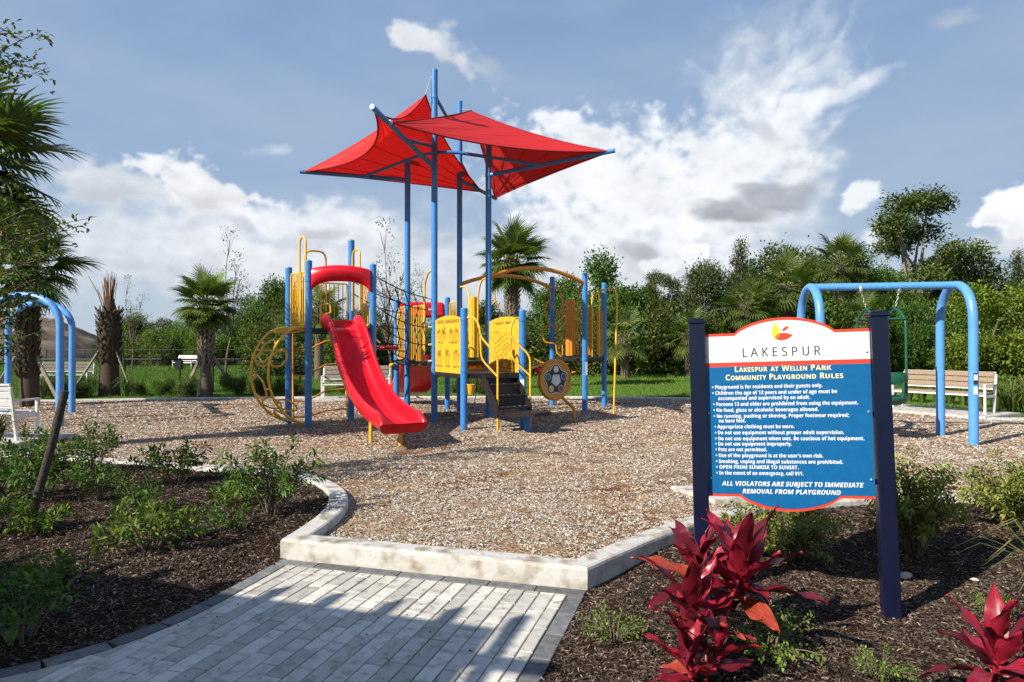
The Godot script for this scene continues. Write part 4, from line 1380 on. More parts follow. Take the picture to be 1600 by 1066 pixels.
	for hd in [[P2, P1.lerp(P2, 0.66), 2.92], [P1, P1.lerp(P2, 0.2), 2.92]]:
		pipe("grab_bar", bend([W(hd[0].x, hd[0].y, hd[2]), W(hd[0].lerp(hd[1], 0.7).x, hd[0].lerp(hd[1], 0.7).y, hd[2] - 0.02), W(hd[1].x, hd[1].y, 2.6), W(hd[1].x, hd[1].y, 1.26)], 0.2, 6), 0.02, M.orange_paint, play)
	# steps with pipe rails and a landing pod
	var sdir := Vector2(0.5, -0.866)
	var sb := Basis(Vector3.UP, atan2(0.5, 0.866))
	var s0 := Vector2(-0.25, 12.46)
	var st: MeshInstance3D = null
	for i in 3:
		var p := s0 + sdir * (0.12 + 0.19 * i)
		var g := G.new()
		g.box(W(p.x, p.y, 0.79 - 0.19 * i), Vector3(0.66, 0.045, 0.215), sb, 0.01)
		g.box(W(p.x - sdir.x * 0.095, p.y - sdir.y * 0.095, 0.885 - 0.19 * i), Vector3(0.64, 0.15, 0.02), sb)
		if st == null: st = pw("steps", g.mesh(), M.deck_coating, play)
		else: pw("tread", g.mesh(), M.deck_coating, st)
		for k in 5:
			var bp := W(p.x, p.y, 0.813 - 0.19 * i) + sb * Vector3(-0.24 + 0.12 * k, 0, 0.075)
			pipe("bolt", [bp, bp + Vector3(0, 0.006, 0)], 0.012, M.galvanised, st)
	for sg in [-0.335, 0.335]:
		var g := G.new()
		var o := W(s0.x, s0.y, 0) + sb * Vector3(sg, 0, 0)
		g.prism(PackedVector2Array([Vector2(-0.02, 0.98), Vector2(-0.02, 0.80), Vector2(0.54, 0.24), Vector2(0.61, 0.24), Vector2(0.61, 0.44), Vector2(0.08, 0.98)]), Transform3D(Basis(sb * Vector3(0, 0, 1), Vector3.UP, sb * Vector3(-1, 0, 0)), o), -0.012, 0.012)
		pw("stringer", g.mesh(), M.deck_coating, st)
	var pod := G.new()
	var pl := PackedVector2Array()
	for q in [[-0.42, 0.06], [-0.3, -0.3], [0.14, -0.34], [0.44, -0.1], [0.42, 0.2], [0.0, 0.32]]: pl.append(Vector2(0.24 + q[0], 11.86 + q[1]))
	pod.prism(pl, Transform3D(Basis(Vector3(1, 0, 0), Vector3(0, 0, -1), Vector3(0, 1, 0)), Vector3.ZERO), 0.29, 0.355)
	var podp := pw("landing_step", pod.mesh(), M.deck_coating, play)
	pipe("support_post", [W(0.27, 12.0, -0.05), W(0.27, 12.0, 0.3)], 0.0635, M.blue_paint, podp, 14)
	pipe("handrail", bend([W(S1.x, S1.y, 1.98), W(-0.68, 12.14, 2.02), W(-0.575, 12.08, 1.85), W(-0.56, 12.08, 1.66), W(-0.25, 11.95, 1.31), W(-0.25, 11.93, -0.05)], 0.12, 5), 0.02, M.yellow_paint, play)
	pipe("handrail", bend([W(-0.56, 12.08, 1.66), W(-0.545, 12.07, 1.26), W(-0.25, 11.95, 0.95)], 0.12, 5), 0.018, M.yellow_paint, play)
	pipe("handrail", bend([W(S2.x, S2.y, 1.98), W(0.06, 12.46, 2.02), W(-0.02, 12.4, 1.85), W(-0.03, 12.4, 1.66), W(0.33, 12.35, 1.31), W(0.33, 12.3, -0.05)], 0.12, 5), 0.02, M.yellow_paint, play)
	pipe("handrail", bend([W(-0.03, 12.4, 1.66), W(0.0, 12.38, 1.26), W(0.33, 12.35, 0.95)], 0.12, 5), 0.018, M.yellow_paint, play)
	# bucket on its rope
	var bk := G.new()
	bk.lathe([Vector2(0.0, -0.09), Vector2(0.055, -0.09), Vector2(0.065, 0.07), Vector2(0.074, 0.075), Vector2(0.074, 0.09), Vector2(0.06, 0.09), Vector2(0.05, -0.07), Vector2(0.0, -0.075)], 16, W(-0.73, 12.16, 0.72))
	var bkp := pw("bucket", bk.mesh(), M.yellow_plastic, play)
	pipe("rope", [W(-0.73, 12.16, 0.8), W(-0.74, 12.18, 0.96)], 0.006, M.rope, bkp, 5)
	pipe("chain", [W(-0.62, 12.5, 0.98), W(-0.68, 12.6, 0.5), W(-0.78, 12.7, 0.05)], 0.008, M.rope, play, 5)
	# overhead arches to the far deck
	for e in [[T3, 2.89, P2, 2.93], [T4, 2.93, P1, 2.9]]:
		var ap := []
		for i in 17:
			var f := i / 16.0
			var p: Vector2 = e[0].lerp(e[2], f)
			ap.append(W(p.x, p.y, lerpf(e[1], e[3], f) + 0.26 * 4.0 * f * (1.0 - f)))
		pipe("overhead_arch", ap, 0.045, M.orange_paint, play, 10)
	for e in [[[773, 457], [774, 471], [781, 484], [780, 500], [772, 508], [776, 520]], [[774, 471], [764, 480], [758, 492]]]:
		var hp := []
		for q in e: hp.append(W((q[0] - 800.0) * 15.0 / 1066.0, 15.0, 1.5 + (540.0 - q[1]) * 15.0 / 1066.0))
		pipe("honeycomb_bar", bend(hp, 0.05, 3), 0.018, M.orange_paint, play, 6)
	for e in [[[125, 150], [130, 200], [95, 255], [100, 330], [120, 365], [70, 430], [90, 490], [165, 500], [205, 445], [170, 400], [120, 365]], [[115, 230], [165, 275], [212, 310]], [[212, 235], [185, 280], [212, 312], [172, 398]], [[165, 500], [170, 560], [200, 585]], [[270, 695], [330, 672], [440, 610]], [[20, 600], [60, 620], [110, 640]]]:
		var hp := []
		for q in e: hp.append(W((30.0 + q[0] * 0.2345) * 16.7 / 1066.0, 16.7, 1.5 + (120.0 - q[1] * 0.2345) * 16.7 / 1066.0))
		pipe("honeycomb_bar", bend(hp, 0.06, 3), 0.02, M.orange_paint, play, 6)
	barrier(P1, P3, 0.10, 0.30, 1.28, 2.38, 2, M.orange_paint, play)
	barrier(P1, P3, 0.62, 0.92, 1.28, 2.32, 4, M.orange_paint, play)
	barrier(P2, P3, 0.10, 0.90, 1.28, 2.32, 8, M.orange_paint, play)
	pipe("fire_pole", bend([W(1.85, 15.75, 1.24), W(1.85, 15.75, 2.66), W(2.0, 15.55, 2.76), W(2.3, 15.15, 2.76), W(2.33, 15.1, 2.5), W(2.25, 15.1, -0.05)], 0.14, 6), 0.022, M.yellow_paint, play)
	pipe("fire_pole_bar", bend([W(2.05, 16.05, 1.24), W(2.05, 16.05, 2.70), W(2.02, 15.6, 2.76)], 0.12, 5), 0.02, M.yellow_paint, play)
	# round music and colour wheel on its bent leg
	var wn := Vector3(0.60, 0, 0.80)
	var wb := Basis(Vector3.UP.cross(wn).normalized(), Vector3.UP, wn)
	var wc := W(0.845, 13.5, 0.82)
	var disc_b := Basis(wb.x, wn, -wb.y) 
	var wg := G.new()
	wg.lathe([Vector2(0, 0.03), Vector2(0.355, 0.03), Vector2(0.362, 0.05), Vector2(0.40, 0.05), Vector2(0.412, 0.035), Vector2(0.412, -0.03), Vector2(0.39, -0.045), Vector2(0, -0.045)], 40, wc, disc_b)
	var wheel := pw("activity_wheel", wg.mesh(), M.orange_paint, play)
	var star := PackedVector2Array()
	var star_in := PackedVector2Array()
	for i in 60:
		var a := TAU * i / 60.0 + PI / 2
		var rr := 0.285 + 0.036 * cos(5.0 * (a - PI / 2))
		star.append(Vector2(cos(a), sin(a)) * rr)
		star_in.append(Vector2(cos(a), sin(a)) * (rr - 0.014))
	var wt := Transform3D(wb, wc)
	var sg1 := G.new(); sg1.prism(star, wt, 0.03, 0.036)
	pw("star_border", sg1.mesh(), M.sticker_white, wheel)
	var sg2 := G.new(); sg2.prism(star_in, wt, 0.036, 0.040)
	pw("star_plate", sg2.mesh(), M.dark_disc, wheel)
	var cg := G.new()
	var pent := PackedVector2Array()
	for i in 5: pent.append(Vector2(cos(TAU * i / 5.0 - PI / 2), sin(TAU * i / 5.0 - PI / 2)) * 0.13)
	cg.prism(pent, wt, 0.040, 0.045)
	pw("centre_plate", cg.mesh(), M.pale_print, wheel)
	for i in 5:
		var a := TAU * i / 5.0 + PI / 2
		var ring := G.new()
		var o := wt * (Vector3(cos(a), sin(a), 0) * 0.212 + Vector3(0, 0, 0.040))
		ring.lathe([Vector2(0.056, 0.0), Vector2(0.056, 0.006), Vector2(0.066, 0.006), Vector2(0.066, 0.0)], 20, o, disc_b)
		pw("dial_rim", ring.mesh(), M.pale_print, wheel)
		var dm: StandardMaterial3D = M["dial_%d" % i] if M.has("dial_%d" % i) else mat("dial_%d" % i, [lin(0.7, 0.7, 0.68), lin(0.02, 0.14, 0.05), lin(0.65, 0.5, 0.05), lin(0.35, 0.03, 0.03), lin(0.03, 0.06, 0.22)][i], 0.3)
		var dg := G.new()
		dg.lathe([Vector2(0.0, 0.012), Vector2(0.03, 0.010), Vector2(0.05, 0.002), Vector2(0.055, 0.0)], 20, o, disc_b)
		pw("dial", dg.mesh(), dm, wheel)
	pipe("wheel_leg", bend([wc + wb * Vector3(0.2, -0.33, -0.05), wc + wb * Vector3(0.36, -0.45, -0.06), W(1.24, 13.62, 0.25), W(1.24, 13.62, -0.05)], 0.1, 5), 0.03, M.orange_paint, wheel, 10)
	pipe("wheel_arm", bend([W(S2.x, S2.y, 1.0), W(0.42, 13.1, 1.08), wc + wb * Vector3(-0.2, 0.32, -0.05)], 0.1, 4), 0.025, M.orange_paint, wheel)
	var kn := G.new()
	kn.lathe([Vector2(0, -0.05), Vector2(0.04, -0.045), Vector2(0.065, -0.01), Vector2(0.06, 0.03), Vector2(0.0, 0.055)], 14, W(0.50, 13.1, 1.02))
	pw("red_knob", kn.mesh(), M.red_plastic, play)
	# ---- back slide with hood and the barriers of its deck
	var e2 := S4 - S3
	var b0 := S3.lerp(S4, 0.5)
	var dir2 := Vector3(-0.28, 0, -0.96)
	var pts2 := []
	for q in [[-0.05, 1.13], [0.25, 1.08], [0.7, 0.80], [1.2, 0.50], [1.7, 0.33], [2.1, 0.27], [2.25, 0.24]]:
		pts2.append(W(b0.x, b0.y) + dir2 * q[0] + Vector3(0, q[1], 0))
	var s2 := slide_chute("slide", curve(pts2, 4), Vector3(0.96, 0, -0.28), 1.55, M.red_plastic)
	s2.set_meta("label", "wide red slide running down behind the structure")
	var hood2 := G.new()
	var ha2 := Basis(Vector3.UP, atan2(e2.y, e2.x))
	hood2.box(W(b0.x, b0.y, 2.34), Vector3(e2.length() - 0.14, 0.36, 0.12), ha2, 0.05)
	pw("entry_hood", hood2.mesh(), M.red_plastic, play)
	barrier(S3, T1, 0.12, 0.85, 1.2, 2.36, 6, M.yellow_paint, play)
	barrier(T1, T2, 0.12, 0.62, 1.1, 2.32, 7, M.yellow_paint, play)
	barrier(S4, T3, 0.2, 0.9, 1.2, 2.5, 5, M.yellow_paint, play)
	var lp := T1.lerp(T2, 0.66)
	pipe("hoop_handle", bend([W(lp.x, lp.y, 1.2), W(lp.x, lp.y, 2.78), W(T1.lerp(T2, 0.8).x, T1.lerp(T2, 0.8).y, 2.98), W(T2.x, T2.y, 3.0)], 0.2, 6), 0.02, M.yellow_paint, play)
	var disc := G.new()
	disc.lathe([Vector2(0, 0.035), Vector2(0.2, 0.035), Vector2(0.25, 0.015), Vector2(0.255, -0.015), Vector2(0.22, -0.04), Vector2(0, -0.045)], 24, W(-2.58, 14.1, 1.46))
	var dp := pw("red_seat", disc.mesh(), M.red_plastic, play)
	pipe("bracket", [W(-2.5, 14.2, 1.42), W(T1.x, T1.y, 1.36)], 0.022, M.yellow_paint, dp)
	var yk := G.new()
	yk.lathe([Vector2(0, -0.04), Vector2(0.05, -0.035), Vector2(0.07, 0.0), Vector2(0.05, 0.035), Vector2(0, 0.04)], 14, W(S3.x - 0.09, S3.y - 0.1, 1.05), Basis(Vector3(0, 0, 1), 0.4))
	pw("hand_hold", yk.mesh(), M.yellow_plastic, play)
	for e in [[W(P1.x + 0.03, P1.y - 0.064, 0.98), Vector3(0.05, 0.30, 0.003), 0.45], [W(S2.x - 0.005, S2.y - 0.0655, 0.78), Vector3(0.07, 0.20, 0.003), 0.0]]:
		var stick := G.new()
		stick.box(e[0], e[1], Basis(Vector3.UP, e[2]))
		pw("warning_sticker", stick.mesh(), M.sticker_white, play)
	# ---- shade frame: four cantilever arms in a pinwheel, braces, two sails
	var N := W(-2.2, 10.8, 5.27); var Lc := W(-4.46, 14.5, 5.2); var Q := W(-0.43, 17.1, 5.2); var Tip := W(1.96, 13.3, 5.3)
	for e in [[T2, 5.0, N], [T1, 5.1, Lc], [T4, 5.05, Tip], [T3, 5.3, Q]]:
		var from := W(e[0].x, e[0].y, e[1])
		pipe("shade_arm", [from, e[2] + (e[2] - from).normalized() * 0.05], 0.045, M.blue_paint, play, 10)
	pipe("shade_brace", bend([W(-3.2, 14.67, 5.14), W(-1.75, 13.62, 5.34), W(-1.2, 13.55, 5.36), W(0.57, 13.8, 5.16)], 0.3, 6), 0.035, M.blue_paint, play, 8)
	pipe("shade_brace", [W(-1.92, 12.0, 5.14), W(T2.x, T2.y, 5.42)], 0.035, M.blue_paint, play, 8)
	pipe("shade_brace", [W(-0.9, 16.35, 5.26), W(T3.x, T3.y, 5.75)], 0.035, M.blue_paint, play, 8)
	pipe("shade_brace", bend([W(T2.x, T2.y, 6.45), W(-1.36, 14.3, 6.28), W(T3.x, T3.y, 6.42)], 0.3, 5), 0.035, M.blue_paint, play, 8)
	var Ac := W(-1.69, 13.3, 6.40)
	var Rc := W(-0.72, 16.5, 5.22)
	var Wc := W(-2.02, 11.35, 5.22)
	var Kc := W(-0.92, 15.35, 6.8)
	sail("shade_sail", [Lc, N, Ac, Rc], [0.46, 0.40, 0.14, 0.04], "left red shade sail, its peak roped to the tallest post")
	sail("shade_sail", [Tip, Q, Kc, Wc], [0.06, 0.02, 0.06, 0.28], "right red shade sail with sunlit upper face")
	for e in [[Ac, W(T2.x - 0.06, T2.y, 6.82)], [Kc, W(T3.x + 0.05, T3.y - 0.03, 6.9)]]:
		pipe("sail_cable", [e[0], e[1]], 0.012, M.galvanised, play, 6)
	for e in [[N, W(-2.2, 10.8, 5.27)], [Lc, Lc], [Tip, Tip], [Rc, W(-0.78, 16.55, 5.2)], [Wc, W(-2.08, 11.3, 5.2)]]:
		var sh := G.new()
		sh.lathe([Vector2(0, -0.04), Vector2(0.03, -0.035), Vector2(0.035, 0.035), Vector2(0, 0.04)], 8, e[0])
		pw("shackle", sh.mesh(), M.galvanised, play)

func panel_sign_language() -> Array:
	var out := [["SIGN LANGUAGE", 0.0, 0.875, 0.065, 0.84], ["PLAY", -0.27, 0.535, 0.042, 0.22], ["FRIEND", 0.22, 0.535, 0.042, 0.30], ["PEACE", -0.33, 0.14, 0.042, 0.26], ["LOVE", 0.0, 0.14, 0.042, 0.21], ["HELP", 0.32, 0.14, 0.042, 0.22]]
	for e in [[-0.36, 0.70, 0.13, 1], [-0.16, 0.70, 0.13, 2], [0.13, 0.70, 0.14, 3], [0.33, 0.70, 0.13, 4], [-0.34, 0.33, 0.13, 5], [-0.02, 0.33, 0.14, 6], [0.30, 0.33, 0.15, 7]]:
		out.append_array(hand_sketch(e[0], e[1], e[2], e[3]))
	return out

func panel_maze() -> Array:
	var out := [["CRAZY", -0.16, 0.86, 0.055, 0.30], ["MAZE", 0.20, 0.86, 0.055, 0.28]]
	var tr := func(x: float, y: float) -> Vector2: return Vector2((x - 408.0) / 180.0, (612.0 - y) / 350.0)
	for e in [[345, 360, 385, 360, 390, 420], [365, 345, 375, 400], [350, 440, 430, 365, 440, 380], [352, 470, 430, 395, 450, 430, 400, 480], [360, 500, 430, 425, 470, 500, 440, 540], [380, 520, 425, 465, 425, 560], [395, 500, 395, 590, 460, 590], [365, 560, 395, 595], [440, 450, 455, 520, 430, 580, 465, 555], [410, 440, 440, 470, 400, 530], [375, 585, 420, 540, 450, 570], [448, 400, 470, 450, 470, 570], [355, 455, 355, 540, 385, 560]]:
		var pts := []
		for i in range(0, e.size(), 2): pts.append(tr.call(e[i], e[i + 1]))
		out.append([pts])
	return out

# ---------------------------------------------------------------- swings
func arch_pts(a: Vector2, b: Vector2, top: float) -> Array:
	var r := minf(0.5, (b - a).length() * 0.5)
	var out := [W(a.x, a.y, -0.08), W(a.x, a.y, top - 0.62)]
	var m := (a + b) / 2.0
	for i in range(1, 16):
		var t := PI * i / 16.0
		var f := 0.5 - 0.5 * cos(t)
		var p := a.lerp(b, f)
		out.append(W(p.x, p.y, top - 0.62 + 0.62 * pow(sin(t), 0.85)))
	out.append(W(b.x, b.y, top - 0.62)); out.append(W(b.x, b.y, -0.08))
	return out

func swing_set(label: String, n1: Vector2, f1: Vector2, n2: Vector2, f2: Vector2, top: float) -> Node3D:
	var c := (n1 + f1 + n2 + f2) / 4.0
	var s := thing("swing_set", label, "swing set", W(c.x, c.y), 0.0, "arched swing frames")
	for e in [[n1, f1], [n2, f2]]:
		pipe("arch_leg", arch_pts(e[0], e[1], top), 0.068, M.swing_blue, s, 16)
	var p := (n1 + f1) / 2.0
	var q := (n2 + f2) / 2.0
	pipe("beam", [W(p.x, p.y, top - 0.0), W(q.x, q.y, top - 0.0)], 0.062, M.swing_blue, s, 16)
	return s

func chain(a: Vector3, b: Vector3, parent: Node3D) -> void:
	var g := G.new()
	var n := int(a.distance_to(b) / 0.045)
	for i in n:
		var p := a.lerp(b, (i + 0.5) / n)
		var d := (b - a).normalized()
		var s := (d.cross(Vector3(1, 0, 0)) if i % 2 else d.cross(Vector3(0, 0, 1))).normalized()
		var ring := []
		for k in 9:
			var t := TAU * k / 8.0
			ring.append(p + d * cos(t) * 0.027 + s * sin(t) * 0.013)
		g.tube(ring, 0.005, 5, -1.0, false)
	pw("chain", g.mesh(), M.galvanised, parent)

func make_swings() -> void:
	var s := swing_set("light blue arched swing frame with green two-seat swing, behind the rules sign", Vector2(4.86, 10.75), Vector2(5.02, 11.85), Vector2(6.98, 10.32), Vector2(7.17, 11.42), 2.46)
	# two-seat swing: hangers, side frames, toddler bucket and bench seat facing it
	var y0 := 2.40
	for x in [5.64, 6.26]:
		chain(W(x, 11.02, y0), W(5.72 if x < 6.0 else 6.2, 11.02, 2.12), s)
		var hg := G.new()
		hg.lathe([Vector2(0, -0.06), Vector2(0.03, -0.05), Vector2(0.03, 0.05), Vector2(0, 0.06)], 10, W(x, 11.02, y0))
		pw("swing_hanger", hg.mesh(), M.galvanised, s)
	for x in [5.72, 6.2]:
		pipe("swing_frame", bend([W(x, 10.72, 0.70), W(x, 10.74, 1.92), W(x, 11.02, 2.12), W(x, 11.3, 1.92), W(x, 11.32, 0.70)], 0.12, 5), 0.02, M.green_paint, s)
	for d in [10.74, 11.3]:
		pipe("swing_frame", [W(5.72, d, 1.92), W(6.2, d, 1.92)], 0.018, M.green_paint, s)
	for e in [[10.78, -1.0], [11.26, 1.0]]:
		# seat: waist band held by straps over a dished pan, with openings for the legs
		var cx := 5.96
		var arc := func(rx: float, rd: float, h0: float, h1: float, from: float, to: float, bow: float) -> G:
			var g := G.new()
			var rings := []
			for i in 19:
				var a := lerpf(from, to, i / 18.0)
				var ring := []
				for q in [[1.0, h0], [1.03, (h0 + h1) / 2], [1.0, h1], [0.93, h1 + 0.008], [0.90, (h0 + h1) / 2], [0.93, h0 - 0.008]]:
					ring.append(W(cx + cos(a) * rx * q[0], e[0] + e[1] * sin(a) * rd * q[0], q[1] + bow * sin(a)))
				rings.append(ring)
			g.loop_sweep(rings)
			return g
		var seat := pw("swing_seat", arc.call(0.27, 0.21, 0.90, 1.06, -0.35, PI + 0.35, 0.02).mesh(), M.green_paint, s)
		pw("front_bar", arc.call(0.27, 0.17, 0.86, 0.95, PI + 0.1, TAU - 0.1, -0.02).mesh(), M.green_paint, seat)
		var pan := G.new()
		pan.lathe([Vector2(0, 0.03), Vector2(0.15, 0.035), Vector2(0.25, 0.085), Vector2(0.275, 0.075), Vector2(0.25, 0.0), Vector2(0.15, -0.05), Vector2(0, -0.06)], 22, W(cx, e[0], 0.62))
		pw("seat_pan", pan.mesh(), M.green_paint, seat)
		for a in [0.0, 1.1, 2.04, PI, -1.57]:
			var o := Vector2(cos(a) * 0.262, e[1] * sin(a) * 0.20)
			pipe("strap", [W(cx + o.x * 0.93, e[0] + o.y * 0.93, 0.67), W(cx + o.x * 1.03, e[0] + o.y * 1.03, 0.80), W(cx + o.x, e[0] + o.y, 0.93)], 0.026, M.green_paint, seat, 8)
	for h in [1.02, 0.82]:
		var st := G.new()
		st.box(W(6.98 - 0.012, 10.32 - 0.0695, h), Vector3(0.062, 0.085 if h > 1.0 else 0.12, 0.004), Basis(Vector3.UP, 0.1))
		pw("warning_sticker", st.mesh(), M.sticker_white, s)
	var sk := G.new()
	sk.box(W(6.98 - 0.012, 10.32 - 0.0690, 1.0), Vector3(0.07, 0.17, 0.003), Basis(Vector3.UP, 0.1))
	pw("sticker_border", sk.mesh(), M.print_dark, s)
	swing_set("blue arched swing frame at the left edge, partly behind the leafy tree", Vector2(-10.1, 13.1), Vector2(-8.5, 12.83), Vector2(-11.45, 15.5), Vector2(-9.8, 15.2), 2.46)

# ---------------------------------------------------------------- rules sign
func make_rules_sign() -> void:
	var bl := Vector2(1.175, 4.2)
	var br := Vector2(2.19, 3.95)
	var s := thing("rules_sign", "blue and white playground rules sign on two navy posts", "sign", W((bl.x + br.x) / 2, (bl.y + br.y) / 2, -0.05))
	var x := W(br.x - bl.x, br.y - bl.y).normalized()
	var lean := Vector3(-0.035, 1, 0).normalized()
	var up := (lean - x * lean.dot(x)).normalized()
	up = lean
	x = (x - up * x.dot(up)).normalized()
	var z := x.cross(up)
	var b := Basis(x, up, z)
	for e in [[bl, 1.61, -0.022], [br, 1.645, -0.042]]:
		var u2 := Vector3(e[2], 1, 0).normalized()
		var x2 := (x - u2 * x.dot(u2)).normalized()
		var pb := Basis(x2, u2, x2.cross(u2))
		var g := G.new()
		g.box(pb * Vector3(0, (e[1] - 0.0) / 2 + 0.0, 0), Vector3(0.092, e[1] + 0.16, 0.092), pb, 0.006)
		var o := W(e[0].x, e[0].y, -0.05)
		var p := part("post", g.mesh(), M.navy_paint, s, Transform3D(Basis(), o - s.position))
		var cg := G.new()
		cg.box(pb * Vector3(0, e[1] + 0.085, 0), Vector3(0.112, 0.022, 0.112), pb, 0.006)
		cg.box(pb * Vector3(0, e[1] + 0.10, 0), Vector3(0.085, 0.012, 0.085), pb, 0.004)
		part("post_cap", cg.mesh(), M.navy_paint, p)
	# board, in its own frame: x across, y up from the ground, origin midway
	var o := W((bl.x + br.x) / 2, (bl.y + br.y) / 2, 0.0) - up * 0.0 + z * 0.0
	o += x * (-0.005)
	var t := Transform3D(b, o)
	var HW := 0.466
	var y0 := 0.595
	var y1 := 1.585
	var prof := func(u: float, inset: float) -> float:   # how far the arch rises at u in -1..1
		var a := absf(u)
		var flat := 0.60
		if a > flat: return 0.0
		var k := 1.0 - pow(a / flat, 2.0)
		var r := 0.085 * pow(k, 0.80)
		return r * smoothstep(0.0, 0.05, flat - a + 0.02)
	var outline := func(inset: float, ytop: float, ybot: float, arch_top: bool, arch_bot: bool) -> PackedVector2Array:
		var poly := PackedVector2Array()
		for i in 41:
			var u := -1.0 + i / 20.0
			poly.append(Vector2(u * (HW - inset), ybot + (inset if arch_bot else 0.0) - (prof.call(u, inset) if arch_bot else 0.0)))
		for i in 41:
			var u := 1.0 - i / 20.0
			poly.append(Vector2(u * (HW - inset), ytop - (inset if arch_top else 0.0) + (prof.call(u, inset) if arch_top else 0.0)))
		return poly
	var g := G.new()
	g.prism(outline.call(0.0, y1, y0, true, true), t, -0.012, 0.006)
	var board := pw("board", g.mesh(), M.sign_red, s)
	var yr := 1.408
	g = G.new()
	g.prism(outline.call(0.0, y1 - 0.017, yr, true, false), t, 0.004, 0.0085)
	pw("header_panel", g.mesh(), M.sign_white, board)
	g = G.new()
	g.prism(outline.call(0.0, yr - 0.026, y0 + 0.017, false, true), t, 0.004, 0.0085)
	pw("rules_panel", g.mesh(), M.sign_blue, board)
	# leaf emblem
	var leafs := func(cx: float, cy: float, l: float, w: float, rot: float, tip: float) -> PackedVector2Array:
		var p := PackedVector2Array()
		for i in 24:
			var a := TAU * i / 24.0
			var r := Vector2(cos(a) * w * (1.0 - tip * sin(a)), sin(a) * l)
			r.x *= (1.0 - pow(absf(sin(a)), 3.0) * 0.55)
			p.append(Vector2(cx, cy) + r.rotated(rot))
		return p
	for e in [[-0.046, 1.590, 0.050, 0.021, 0.06, 0.35, "print_yellow"], [-0.002, 1.556, 0.050, 0.021, -1.45, 0.25, "sign_red"], [0.010, 1.603, 0.022, 0.008, -0.95, 0.2, "sign_red"]]:
		g = G.new()
		g.prism(leafs.call(e[0], e[1], e[2], e[3], e[4], e[5]), t, 0.0085, 0.0105)
		pw("emblem_leaf", g.mesh(), M[e[6]], board)
	var line := func(text: String, px0: float, px1: float, py: float, cap: float, m: String, bold := true, slant := 0.0) -> void:
		# px: where the line starts and ends across the board (1109 to 1361) and its baseline down it (518 to 779)
		var lg := G.new()
		var yl := y1 - (py - 518.0) / 261.0 * (y1 - y0)
		var xa := (px0 - 1235.0) / 126.0 * HW
		var xb := (px1 - 1235.0) / 126.0 * HW
		letters(lg, text, t * Vector3(xa, yl, 0.0085), xb - xa, cap, t.basis, bold, slant, 0, 0.0012)
		pw("lettering", lg.mesh(), M[m], board)
	line.call("L A K E S P U R", 1171, 1289, 556.5, 0.054, "print_dark", false)
	# small capitals: each word a large first letter and smaller ones
	var small_caps := func(words: Array, py: float) -> void:
		var lg := G.new()
		var yl := y1 - (py - 518.0) / 261.0 * (y1 - y0)
		for w in words:
			var xa: float = (w[1] - 1235.0) / 126.0 * HW
			var xb: float = (w[2] - 1235.0) / 126.0 * HW
			if w[3]:
				var first := letters(lg, w[0].substr(0, 1), t * Vector3(xa, yl, 0.0085), 0.0, 0.0335, t.basis, true) + 0.004
				letters(lg, w[0].substr(1), t * Vector3(xa + first, yl, 0.0085), xb - xa - first, 0.0262, t.basis, true)
			else:
				letters(lg, w[0], t * Vector3(xa, yl, 0.0085), xb - xa, 0.0262, t.basis, true)
		pw("heading", lg.mesh(), M.print_cream, board)
	small_caps.call([["LAKESPUR", 1158, 1208, true], ["AT", 1213, 1225, false], ["WELLEN", 1230, 1268, true], ["PARK", 1274, 1304, true]], 580.0)
	small_caps.call([["COMMUNITY", 1143, 1206, true], ["PLAYGROUND", 1211, 1281, true], ["RULES", 1287, 1321, true]], 593.0)
	for e in [["• Playground is for residents and their guests only.", 1121, 1290, 606.5], ["• Children the age of 12 years and under of age must be", 1121, 1311, 616], ["accompanied and supervised by an adult.", 1130, 1271, 624.5],
			["• Persons 13 and older are prohibited from using the equipment.", 1122, 1341, 634], ["• No food, glass or alcoholic beverages allowed.", 1122, 1283, 643.5], ["• No running, pushing or shoving. Proper footwear required;", 1122, 1327, 653], ["no bare feet.", 1130, 1172, 660.5],
			["• Appropriate clothing must be worn.", 1123, 1246, 670], ["• Do not use equipment without proper adult supervision.", 1123, 1319, 679.5], ["• Do not use equipment when wet. Be cautious of hot equipment.", 1123, 1348, 689], ["• Do not use equipment improperly.", 1123, 1241, 697.5],
			["• Pets are not permitted.", 1123, 1203, 706.5], ["• Use of the playground is at the user's own risk.", 1123, 1287, 716], ["• Smoking, vaping and illegal substances are prohibited.", 1123, 1316, 725.5], ["• OPEN FROM SUNRISE TO SUNSET.", 1123, 1250, 734.5], ["• In the event of an emergency, call 911.", 1123, 1257, 744]]:
		line.call(e[0], e[1], e[2], e[3], 0.0212, "print_white")
	line.call("ALL VIOLATORS ARE SUBJECT TO IMMEDIATE", 1131, 1343, 761.5, 0.0262, "print_white", true, 0.2)
	line.call("REMOVAL FROM PLAYGROUND", 1163, 1310, 773.5, 0.0262, "print_white", true, 0.2)
	# bolts and side brackets
	for yy in [1.445, 1.095, 0.70]:
		for sg in [-1.0, 1.0]:
			var bg := G.new()
			bg.box(t * Vector3(sg * (HW + 0.011), yy - 0.01, -0.02), Vector3(0.07, 0.03, 0.012), b, 0.002)
			pw("bracket", bg.mesh(), M.navy_paint, s)
			bg = G.new()
			bg.lathe([Vector2(0.007, 0), Vector2(0.006, 0.004), Vector2(0, 0.005)], 10, t * Vector3(sg * (HW - 0.018), yy + 0.005, 0.0085), Basis(x, z, -up))
			pw("bolt", bg.mesh(), M.galvanised, board)

